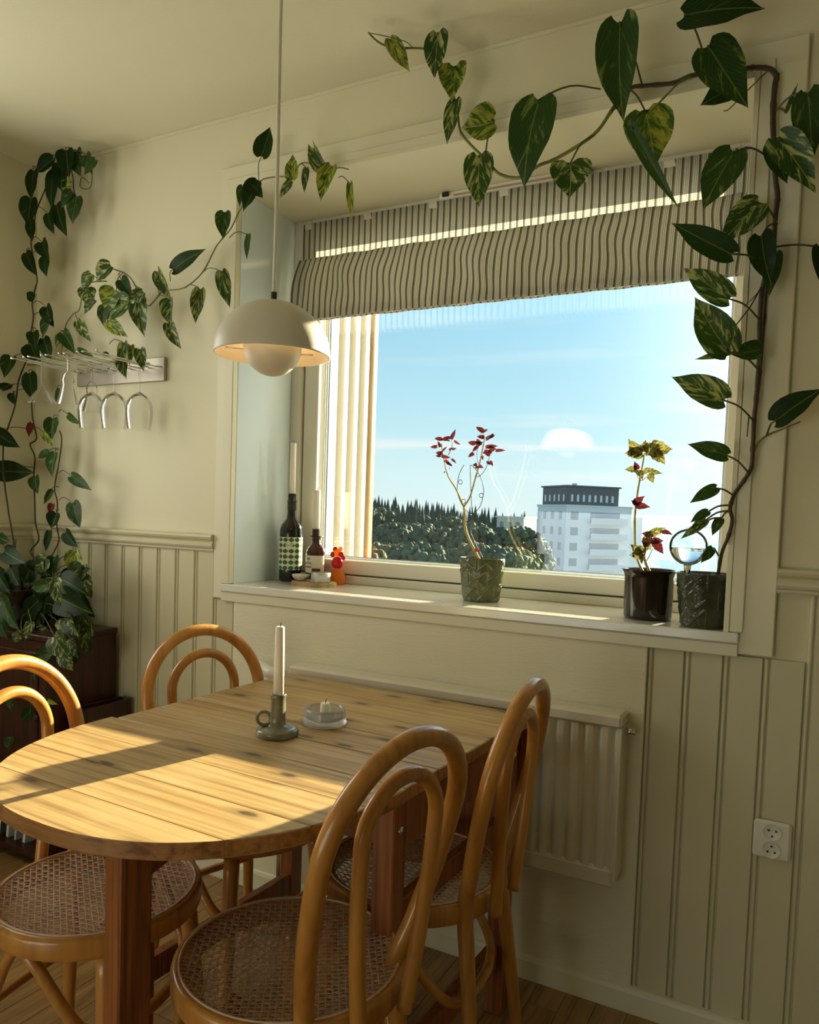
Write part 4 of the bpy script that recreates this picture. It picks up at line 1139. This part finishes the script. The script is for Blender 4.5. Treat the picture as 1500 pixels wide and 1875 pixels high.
for (bx_, by_, tx_, ty_, w_) in ((335,270,380,180,9),(250,275,177,268,9),(250,280,330,290,10),(330,268,260,258,8),(235,345,212,290,7),(205,340,140,350,8),(365,290,420,328,6),(320,375,345,355,5),(345,365,385,362,6),(250,400,190,405,9),(240,430,190,430,8),(255,390,300,340,6),(250,430,330,450,9),(340,462,383,500,6),(280,470,345,530,7),(300,500,350,520,6),(280,580,270,574,5),(320,545,322,548,5),
   (635,205,568,152,12),(635,205,677,185,7),(640,262,573,245,10),(660,275,735,230,11),(730,232,690,270,8),(560,310,488,308,11),(570,330,630,300,13),(570,290,625,325,11),(582,345,530,390,9),(545,405,493,440,9),(660,350,770,335,10),(690,372,750,360,16),(700,415,640,372,14),(750,380,838,374,8),(665,400,625,408,8),(630,430,632,470,5),(670,480,690,515,6),(690,485,725,520,10),(560,520,545,505,6),(600,520,632,540,8),(560,530,600,535,8),(575,505,540,515,6)):
    leaf(p1, q1(bx_, by_, -.004), q1(tx_, ty_, -.014), max(4.5, w_*.82), 'c', None, rgl.uniform(-30, 30))
m_ = leaf(p1, q1(560, 1305, -.02), q1(612, 1312, -.03), 7, 'r', None)
# wire trellis
tr_ = []
stem(p1, [Vector((pc.x+.008, Y1, SILL+.115)), q1(520, 1150, .006), q1(520, 1040, .006), q1(528, 985, .006), q1(600, 905, .006), q1(635, 790, .006), q1(630, 690, .006), q1(590, 590, .006), q1(540, 530, .006), q1(516, 518, .006), q1(514, 560, .006), q1(520, 760, .006), q1(532, 980, .006)], .0011, .0011, M['iron'], 4, 'trellis_wire')
stem(p1, [q1(528, 985, .006), q1(450, 905, .006), q1(400, 790, .006), q1(395, 690, .006), q1(415, 590, .006), q1(457, 510, .006)], .0011, .0011, M['iron'], 4, 'trellis_wire')
for X, Y in ((422, 672), (452, 853), (616, 797)):
    c = q1(X, Y, .006); r_ = 20/5.07*mpp(c)
    MB().tube([(r_*math.cos(a), 0, r_*math.sin(a)) for a in [6.283*i/18 for i in range(18)]], .001, 6, True).build('trellis_loop', M['iron'], p1).location = c-pc

# ---------------------------------------------------------------- plant in black pot
pb = Vector((-.375, .098, SILL))
p2 = thing('potted_plant', 'leggy frilly-leaved coleus in a shiny black pot near the right end of the sill', 'plant', pb)
pr = [(.056, 0), (.0595, .003), (.061, .010), (.062, .108), (.0645, .118), (.0690, .126), (.0685, .129), (.063, .127), (.058, .118), (.057, .108)]
m = MB().lathe(pr, 56); m.f = m.f[:-1]; m.sm = m.sm[:-1]; m.build('pot', M['black_glaze'], p2)
MB().lathe([(.0575, .112), (.03, .115), (0, .114)], 32).build('soil', M['soil'], p2)
def q2(X, Y, dy=0.0): return at(1100+X/3.75, 750+Y/3.75, y=pb.y+dy)
stem(p2, [Vector((pb.x-.012, pb.y, SILL+.112)), q2(245, 1000), q2(235, 800), q2(240, 680), q2(262, 520), q2(290, 370), q2(300, 300)], .0034, .0018, M['stemy'])
stem(p2, [Vector((pb.x+.004, pb.y, SILL+.112)), q2(300, 1020), q2(310, 960), q2(325, 900), q2(340, 860)], .0042, .0016, M['stemy'])
for a1, a2 in (((300, 1060), (360, 950)), ((300, 300), (345, 290)), ((268, 490), (330, 450)), ((268, 480), (245, 430))):
    stem(p2, [q2(*a1), q2((a1[0]+a2[0])/2, (a1[1]+a2[1])/2+8), q2(*a2)], .0012, .0009, M['stemy'], name='twig')
for (bx_, by_, tx_, ty_, w_, k_) in ((290,290,185,205,26,'f'),(285,300,165,300,24,'f'),(300,290,310,205,18,'f'),(310,290,400,240,26,'f'),(350,270,490,270,34,'f'),(370,290,440,365,24,'f'),(240,270,190,320,18,'f'),
    (250,410,235,360,12,'c'),(250,410,165,410,14,'f'),(255,420,290,470,14,'f'),(290,430,355,400,14,'f'),(330,440,412,425,16,'f'),(340,450,360,500,14,'f'),(240,650,300,595,16,'c'),(250,660,340,670,14,'c'),(245,650,218,625,9,'c'),
    (345,860,285,850,12,'c'),(350,850,300,890,14,'f'),(350,850,440,815,16,'f'),(420,835,490,850,11,'c'),(330,880,300,950,20,'c'),(370,900,430,990,18,'c'),(360,900,430,900,14,'c'),(290,980,205,930,20,'f'),(290,990,200,1000,20,'f'),(290,960,240,960,16,'f'),(290,1010,280,1060,10,'f'),(330,960,300,880,14,'f')):
    leaf(p2, q2(bx_, by_, -.005), q2(tx_, ty_, -.02), w_*.95, k_, None, rgl.uniform(-25, 25), .07)

# ---------------------------------------------------------------- pothos in the dark relief pot, trained round the window
pg = Vector((-.232, .040, SILL))
p3 = thing('trailing_pothos', 'big-leaved pothos in a dark relief pot at the right sill end, climbing over the window', 'plant', pg)
relief_pot('pot', p3, .050, .0655, .132, M['dark_glaze'], 2)
YV = -.040
A3 = lambda px, py, y=YV: atc(px, py, y)
v_main = [(Vector((pg.x+.028, pg.y, SILL+.118)))] + [A3(*q) for q in ((1322,1013,.0),(1333,985,-.035),(1341,953,-.043),(1337,931,-.045),(1344,907),(1352,894),(1369,870),(1377,851),(1379,815),(1381,770),(1385,730),(1388,690),(1391,650),(1391,610),(1393,557),(1399,517),(1407,490),(1416,455),(1420,400),(1424,360),(1421,333),(1419,300),(1416,240),(1416,200),(1419,160),(1423,139),(1410,126),(1383,124),(1356,127),(1310,131),(1265,139),(1233,152),(1183,157),(1153,163),(1120,203),(1087,247),(1020,290),(987,303),(953,325),(920,321),(903,308),(880,283),(860,263),(843,240),(837,200),(827,163),(813,130),(803,100),(782,90),(757,88),(720,88),(693,77),(675,60))]
n1 = 27
stem(p3, v_main[:n1], .0042, .0062, M['vine']); stem(p3, v_main[n1-1:36], .0062, .0048, M['vine']); stem(p3, v_main[35:], .0046, .0022, M['vineg'])
stem(p3, [A3(1385,740,-.03), A3(1391,690,-.028), A3(1398,600,-.026), A3(1405,520,-.026), A3(1420,440,-.027)], .004, .0035, M['vine'])
stem(p3, [A3(1397,520), A3(1375,560,-.06), A3(1352,590,-.06), A3(1338,607,-.055), A3(1340,625,-.05)], .0018, .0012, M['vine'], name='aerial_root')
stem(p3, [A3(1397,525), A3(1380,545,-.055), A3(1362,562,-.055)], .0014, .0008, M['vine'], name='aerial_root')
stem(p3, [A3(1372,760), A3(1370,780,-.05), A3(1368,800,-.05)], .0016, .0012, M['vine'], name='aerial_root')
stem(p3, [A3(1378,835), A3(1388,812), A3(1405,797), A3(1431,786), A3(1466,772)], .0030, .0015, M['vineg'])
stem(p3, [A3(1265,140), A3(1245,150,-.07), A3(1220,175,-.08), A3(1193,203,-.09)], .0026, .0020, M['vineg'])
stem(p3, [A3(1410,127), A3(1395,140), A3(1360,175,-.06), A3(1335,200,-.07), A3(1325,203,-.07)], .0018, .0014, M['vineg'])
stem(p3, [A3(1418,452), A3(1460,448,-.05), A3(1500,452,-.06)], .0022, .0020, M['vine'])
stem(p3, [A3(675,60,-.10), A3(700,65,-.10), A3(740,75,-.10), A3(757,88,-.10)], .0012, .0012, M['vineg'])
# (base, tip, width, kind, stalk attachment or None, dy, roll)
RV = [((1254,28),(1398,4),80,'d',(1290,102),-.16,0), ((1297,84),(1367,182),80,'g',(1330,128),-.12,10), ((1345,160),(1283,186),50,'d',(1350,130),-.07,0),
 ((1136,42),(1140,219),80,'g',(1176,155),-.14,0), ((1182,204),(1198,300),88,'b',(1150,163),-.06,0), ((1157,232),(1243,383),26,'g',(1193,203),-.13,20),
 ((1344,278),(1286,380),70,'g',(1407,287),-.12,0), ((1391,372),(1318,444),58,'v',(1424,410),-.10,0), ((1340,465),(1229,405),50,'d',(1412,500),-.14,0),
 ((1335,547),(1250,489),50,'v',(1395,590),-.10,0), ((1334,644),(1273,542),68,'v',(1392,680),-.12,0), ((1336,646),(1271,658),15,'b',(1395,682),-.10,0), ((1392,640),(1335,647),36,'g',(1394,682),-.07,0),
 ((1326,733),(1231,685),56,'v',(1384,775),-.10,0), ((1331,834),(1260,811),34,'g',(1373,868),-.08,0), ((1312,894),(1263,921),24,'g',(1343,907),-.05,0),
 ((1297,937),(1264,955),18,'g',(1334,925),-.03,0), ((1293,952),(1262,975),20,'v',(1334,935),-.02,0), ((1287,960),(1246,985),16,'v',(1322,948),-.01,0), ((1320,951),(1303,979),20,'g',(1336,935),-.02,0), ((1305,1003),(1285,1030),18,'g',(1316,1018),-.0,0),
 ((1420,771),(1503,706),52,'d',(1404,797),-.12,0), ((1480,170),(1485,293),60,'g',(1420,203),-.11,0), ((1425,255),(1494,352),62,'v',(1418,300),-.13,0), ((1415,262),(1440,330),40,'d',(1418,300),-.08,0),
 ((1395,432),(1412,520),50,'d',(1420,410),-.08,0), ((1419,465),(1408,541),34,'g',(1416,455),-.06,0), ((1503,452),(1504,522),34,'d',None,-.08,0),
 ((988,182),(950,330),88,'g',(1100,163),-.12,0), ((878,285),(876,374),56,'v',(907,312),-.10,0), ((905,222),(845,232),64,'b',(888,290),-.07,0), ((834,183),(814,259),32,'v',(835,190),-.08,0),
 ((833,122),(826,183),54,'b',(827,163),-.09,0), ((802,60),(792,139),48,'v',(803,98),-.15,0), ((715,73),(749,130),30,'b',(705,80),-.14,0), ((1045,298),(1042,354),76,'v',(1087,249),-.10,0),
 ((1440,205),(1462,150),8,'g',(1420,203),-.05,0), ((1354,110),(1330,95),18,'d',(1360,125),-.05,0)]
for (b_, t_, w_, k_, at_, dy_, ro) in RV:
    B = A3(b_[0], b_[1], dy_); T = A3(t_[0], t_[1], dy_-.02)
    if abs(B.z-T.z) < 1e-6 and (T-B).length < .01: T = B+Vector((.02, 0, -.03))
    leaf(p3, B, T, w_, k_, A3(at_[0], at_[1]) if at_ else None, ro, prad=.0022)
# watering globe
wg = thing('watering_globe', 'clear glass watering globe half full of water pushed into the dark relief pot', 'globe', (pg.x-.018, pg.y-.018, SILL+.1165))
R_ = .0445
gc = at(1261, 1000, y=pg.y-.02); wg.location = (gc.x, gc.y, SILL+.118)
hz = gc.z-wg.location.z
pr = [(.0008, -.085), (.004, -.080), (.005, .0)] + [(max(.005, R_*math.sin(a)), hz-R_*math.cos(a)*(1.06 if a < 1.57 else .95)) for a in [math.pi*(.06+.88*i/16) for i in range(17)]]+[(.006, hz+R_*.98), (.007, hz+R_+.001)]
o = MB().lathe(pr, 40); o.build('bulb', thin('globe_glass', (.97, .98, .97), 1.13), wg)
wl = [(.0045, .0)]+[(max(.0045, (R_-.002)*math.sin(a)), hz-(R_-.002)*math.cos(a)*1.06) for a in [math.pi*(.07+.40*i/10) for i in range(11)]]
wl.append((0, wl[-1][1]))
MB().lathe(wl, 40).build('water', glass('water', (.93, .97, 1.0), 1.33), wg)

# ---------------------------------------------------------------- wine glass rack
ra, rb_ = at(140, 705, y=-.015), at(301, 655, y=-.015)
rz0, rz1 = at(302, 697, y=-.015).z, at(301, 653, y=-.015).z
wr = thing('glass_rack', 'steel wall rack with prongs holding stemmed glasses upside down on the left wall section', 'rack', (ra.x, -.0, rz0))
wr['label'] = 'grey steel wall rack with wire prongs for hanging glasses, left of the window'
MB().box((0, -.014, 0), (rb_.x-ra.x, 0, rz1-rz0), .002).build('back_plate', M['steel'], wr)
zr = .048; RL = .285; nS = 5; span = rb_.x-ra.x
for i in range(nS):
    xc = .045+i*(span-.09)/(nS-1); pts = []
    for s_ in (1, -1):
        seq = [(-.012, .030), (-.06, .021), (-RL+.03, .017), (-RL, .030)]
        for y, dx in (seq if s_ == 1 else []): pass
    left = [Vector((xc-.030, -.014, zr)), Vector((xc-.018, -.05, zr)), Vector((xc-.016, -RL+.04, zr)), Vector((xc-.034, -RL, zr+.004))]
    right = [Vector((2*xc-v.x, v.y, v.z)) for v in left[::-1]]
    for p_ in (left, right): MB().tube(smooth_pts(p_, 4), .0028, 8).build('prong', M['chrome'], wr)
    MB().tube([Vector((xc-.016, -.05, zr)), Vector((xc+.016, -.05, zr))], .0022, 6).build('cross_wire', M['chrome'], wr)
for y in (-.10, -.20): MB().tube([(.0, y, zr+.0052), (span, y, zr+.0052)], .0024, 8).build('cross_bar', M['chrome'], wr) if False else None
ZW = rz0+zr+.0032           # feet rest on the prongs
def hang(profile, xi, y, name, label, mat=None):
    xc = wr.location.x+.045+xi*(span-.09)/(nS-1)
    t = thing(name, label, 'glass', (xc, y, ZW), 0, 'stemmed glasses hanging in the rack')
    n = 40
    foot = [(.032, .0018), (.033, .001), (.032, 0.0), (.012, -.002), (.0042, -.006), (.0036, -.014), (.0036, -profile['stem'])]
    m = MB().lathe([(0, .0022)]+foot[:-1]+[foot[-1]], n); m.f = m.f[:-1]; m.sm = m.sm[:-1]; m.build('stem_and_foot', mat or M['wineglass'], t)
    pr = [(r_, -profile['stem']-d_) for r_, d_ in profile['bowl']]
    m = MB().lathe(pr, n); m.f = m.f[:-2]; m.sm = m.sm[:-2]; o = m.build('bowl', M['wineglass'], t)
    rim = pr[-1]; m = MB().tube([(rim[0]*math.cos(a), rim[0]*math.sin(a), rim[1]) for a in [6.283*i/40 for i in range(40)]], .0007, 6, True); m.build('rim', M['glass'], t)
    return t
BAL = dict(stem=.098, bowl=[(.0036, 0), (.010, .004), (.026, .014), (.038, .030), (.0435, .050), (.0445, .070), (.042, .095), (.0375, .125)])
MAR = dict(stem=.080, bowl=[(.0036, 0), (.010, .006), (.030, .030), (.054, .062)])
FLU = dict(stem=.045, bowl=[(.006, 0), (.016, .010), (.020, .030), (.017, .045), (.024, .075), (.034, .110)])
hang(BAL, 4, -.080, 'wine_glass', 'large clear wine glass hanging upside down at the right end of the rack')
hang(BAL, 3, -.108, 'wine_glass', 'large clear wine glass hanging second from the right in the rack')
hang(BAL, 2, -.128, 'wine_glass', 'large clear wine glass hanging third from the right in the rack')
hang(FLU, 1, -.055, 'cordial_glass', 'small cut glass hanging behind the wine glasses near the back plate')
hang(FLU, 2, -.222, 'cordial_glass', 'fluted crystal glass hanging second from the left in the rack')
hang(MAR, 0, -.190, 'cocktail_glass', 'wide cone-shaped cocktail glass hanging at the left end of the rack')

# ---------------------------------------------------------------- corner pothos on the cabinet
pv = Vector((X0+.20, -.17, cr.z))
p4 = thing('trailing_pothos', 'bushy variegated pothos on the dark cabinet, its vines climbing the room corner', 'plant', pv)
m = MB().lathe([(.060, .0), (.066, .003), (.085, .125), (.088, .13), (.083, .13), (.078, .11)], 40); m.f = m.f[:-1]; m.sm = m.sm[:-1]; m.build('pot', M['black_glaze'], p4)
MB().lathe([(.079, .114), (0, .118)], 32).build('soil', M['soil'], p4)
YL = -.060
def A4(px, py, y=YL):
    p = atc(px, py, y)
    if p.x < X0+.02: p = at(px, py, x=X0+.02)
    return p
def V4(pts, r0, r1, mat='vine', y=YL): return stem(p4, [A4(q[0], q[1], q[2] if len(q) > 2 else y) for q in pts], r0, r1, M[mat], 4)
top = Vector((pv.x, pv.y, pv.z+.115))
stem(p4, [top, A4(62,1027,-.12), A4(56,1009,-.10), A4(71,988), A4(65,958), A4(64,925), A4(62,869), A4(64,837), A4(55,814), A4(67,803), A4(60,767), A4(57,730), A4(50,690)], .0030, .0024, M['vine'], 4)
stem(p4, [top+Vector((.03, 0, 0)), A4(99,1010,-.12), A4(108,988), A4(104,962), A4(105,919), A4(100,893), A4(109,841), A4(113,805), A4(109,788)], .0028, .0020, M['vine'], 4)
stem(p4, [top+Vector((-.03, 0, 0)), A4(10,900,-.20), A4(6,816,-.15), A4(13,788,-.14), A4(28,741,-.10), A4(34,698), A4(46,666), A4(50,657), A4(53,627), A4(61,583), A4(59,553), A4(65,527), A4(68,510), A4(60,467), A4(57,440), A4(63,407), A4(66,388), A4(77,360), A4(90,327), A4(103,280)], .0030, .0022, M['vine'], 4)
V4([(103,280),(120,290),(133,320),(136,352),(150,372)], .0022, .0016)
V4([(168,292),(168,335),(160,346),(147,342),(150,325),(163,335)], .0022, .0018, 'vineg')
V4([(50,668,-.10),(75,667,-.10),(98,657,-.10),(110,653,-.10),(118,607),(123,590),(134,575),(145,567),(150,545),(160,520),(185,515,-.06),(195,515)], .0026, .0020, 'vineg')
V4([(200,490),(233,503),(250,527),(263,553),(273,560),(285,548),(300,533),(337,527),(370,500),(390,463),(397,450),(408,436),(423,418),(438,388),(455,362),(476,332),(502,324),(525,324),(536,328),(548,302),(566,299),(591,313),(621,307),(638,310)], .0024, .0018, 'vineg', -.055)
LV = [((479,286),(493,231),36,'d',(474,330)), ((472,334),(443,386),34,'d',(470,340)), ((460,335),(480,360),26,'d',(476,332)), ((445,341),(438,378),18,'g',(470,345)), ((412,389),(407,436),30,'g',(408,436)),
 ((535,328),(534,281),29,'b',(534,330)), ((533,332),(509,361),18,'v',(534,330)), ((561,308),(556,351),14,'v',(550,302)), ((593,315),(563,262),26,'v',(591,313)), ((596,312),(571,255),10,'b',(591,313)), ((608,305),(585,367),36,'b',(600,310)), ((641,336),(643,401),15,'b',(620,325)),
 ((455,430),(449,474),14,'g',(420,435)), ((406,497),(418,559),28,'v',(370,500)), ((317,493),(373,455),30,'d',(312,515)), ((290,497),(313,551),27,'v',(292,540)), ((312,549),(310,598),34,'v',(285,548)), ((309,592),(331,639),25,'v',(310,570)), ((367,530),(355,591),28,'v',(340,527)),
 ((203,487),(173,513),35,'v',(203,490)), ((167,502),(147,530),32,'v',(185,515)), ((160,527),(157,556),34,'v',(170,515)), ((174,550),(152,574),22,'v',(160,540)), ((213,533),(192,572),50,'b',(225,500)), ((236,553),(186,580),48,'v',(245,530)), ((196,588),(231,616),26,'b',(215,560)), ((222,512),(238,540),28,'d',(220,500)), ((251,540),(260,614),38,'v',(262,553)), ((262,535),(236,556),24,'v',(250,527)), ((192,560),(187,595),26,'g',(215,540)),
 ((143,588),(163,623),22,'v',(140,572)), ((117,610),(137,648),26,'g',(118,607)), ((112,612),(101,637),14,'v',(118,607)), ((143,642),(171,652),14,'g',(110,653)), ((198,652),(186,645),12,'d',(210,660)),
 ((227,628),(227,694),24,'v',(200,630)), ((240,633),(236,668),20,'b',(227,650)), ((257,640),(262,679),24,'v',(240,650)), ((222,655),(226,690),20,'v',None)]
for (b_, t_, w_, k_, at_) in LV:
    dy_ = -.085-rgl.random()*.02 if at_ != None else -.10
    leaf(p4, A4(b_[0], b_[1], dy_), A4(t_[0], t_[1], dy_-.012), w_, k_, A4(at_[0], at_[1]) if at_ else None, 0, prad=.0014)
KV = [((62,313),(53,365),31,'d'), ((98,291),(64,316),27,'d'), ((57,364),(46,412),37,'d'), ((56,405),(57,440),21,'d'), ((98,315),(90,381),26,'d'), ((122,276),(124,323),34,'d'), ((140,278),(146,322),34,'g'), ((175,293),(151,319),20,'g'), ((158,285),(165,315),26,'g'), ((128,341),(103,334),17,'b'), ((133,352),(111,380),24,'g'), ((141,360),(126,406),31,'g'), ((88,391),(94,425),21,'d'), ((104,375),(116,429),29,'d'), ((115,312),(112,350),30,'d'), ((108,300),(108,345),24,'d'),
 ((77,443),(87,475),29,'d'), ((83,470),(79,503),24,'d'), ((48,463),(63,502),24,'d'), ((63,546),(46,535),18,'d'), ((85,562),(96,598),26,'d'), ((93,585),(76,619),25,'g'), ((62,608),(64,637),24,'d'), ((80,620),(91,662),26,'d'), ((56,630),(72,669),36,'d'), ((22,655),(6,691),29,'g'), ((2,712),(24,698),22,'d'), ((54,684),(55,732),31,'d'), ((23,720),(27,742),17,'g'), ((98,767),(94,805),28,'g'), ((80,792),(95,816),15,'b'), ((-8,792),(36,819),30,'d'), ((-4,862),(59,864),40,'d'), ((89,827),(65,838),15,'g'), ((102,830),(93,874),28,'g'), ((131,872),(164,896),22,'g'), ((65,873),(67,904),24,'g'), ((107,712),(101,739),9,'d'), ((125,760),(145,777),14,'g'),
 ((96,898),(79,924),13,'g'), ((104,940),(92,968),28,'d'), ((134,921),(144,966),31,'g'), ((121,975),(142,1002),24,'d'), ((91,973),(82,1011),15,'d')]
for (b_, t_, w_, k_) in KV:
    dy_ = -.09-rgl.random()*.03; B = A4(b_[0], b_[1], dy_)
    vx = min((103 if b_[1] < 300 else 60 if b_[1] < 700 else (60 if b_[0] < 82 else 108)), 108)
    if b_[1] < 430 and b_[0] > 100: vx = 125
    at_ = A4(vx if abs(vx-b_[0]) > 3 else b_[0]+4, b_[1]-6)
    leaf(p4, B, A4(t_[0], t_[1], dy_-.015), w_, k_, at_, 0, prad=.0014)
leaf(p4, A4(59,775,-.08), A4(52,800,-.09), 14, 'r', None, label='withered dark red leaf')
leaf(p4, A4(97,923,-.08), A4(91,943,-.09), 15, 'r', None, label='withered red leaf')
# the bushy mass over the pot
BM = [((5,1100),(32,1153),38,'g',.30), ((85,1022),(62,1046),36,'v',.22), ((138,1010),(135,1053),33,'b',.16), ((150,1045),(167,1041),9,'g',.16), ((103,1062),(107,1111),27,'v',.30), ((112,1060),(150,1085),44,'d',.24), ((90,1070),(50,1078),26,'g',.28),
 ((110,1095),(158,1120),55,'d',.26), ((120,1130),(142,1165),40,'v',.27), ((150,1120),(160,1160),30,'v',.22), ((100,1165),(122,1206),42,'v',.32), ((92,1195),(54,1207),30,'g',.31), ((115,1196),(131,1227),31,'v',.30), ((160,1140),(150,1200),32,'v',.22), ((158,1155),(168,1195),20,'g',.20), ((58,1140),(44,1172),22,'v',.32), ((8,1010),(42,1030),34,'d',.28), ((0,985),(18,992),22,'d',.28), ((100,1020),(95,1060),30,'d',.2), ((20,1040),(30,1070),34,'d',.26), ((-5,1050),(12,1085),30,'d',.28), ((70,1100),(40,1130),34,'d',.27), ((20,1270),(15,1300),20,'g',.33), ((60,1300),(35,1320),22,'d',.33), ((88,1282),(105,1290),10,'b',.33), ((20,1350),(12,1372),20,'g',.33), ((40,1165),(20,1160),22,'v',.33), ((0,1140),(10,1170),24,'d',.33), ((130,1170),(138,1205),26,'v',.26), ((148,1095),(166,1130),28,'d',.20), ((65,1215),(60,1245),16,'g',.33)]
for (b_, t_, w_, k_, d_) in BM:
    B = A4(b_[0], b_[1], -d_); leaf(p4, B, A4(t_[0], t_[1], -d_-.02), w_, k_, (B+top)*.5 if B.z > pv.z-.02 else None, 0, prad=.0015)
rm = random.Random(9)
for i in range(62):
    px = rm.uniform(0, 158); py = rm.uniform(1025, 1165 if px < 90 else 1205)
    y_ = -rm.uniform(.08, .24); B = A4(px, py, y_); a_ = rm.uniform(-.9, .9)
    T = B+Vector((math.sin(a_)*.05, -.012, -.065*rm.uniform(.7, 1.2)))
    if T.x < X0+.01: T.x = X0+.02
    leaf(p4, B, T, rm.uniform(26, 44), 'd' if rm.random() < .7 else 'v', (B+top)*.5 if B.z > pv.z+.02 and rm.random() < .5 else None, 0, prad=.0014)
stem(p4, [A4(58,1200,-.33), A4(56,1300,-.335), A4(52,1350,-.335)], .0015, .001, M['petiole'])
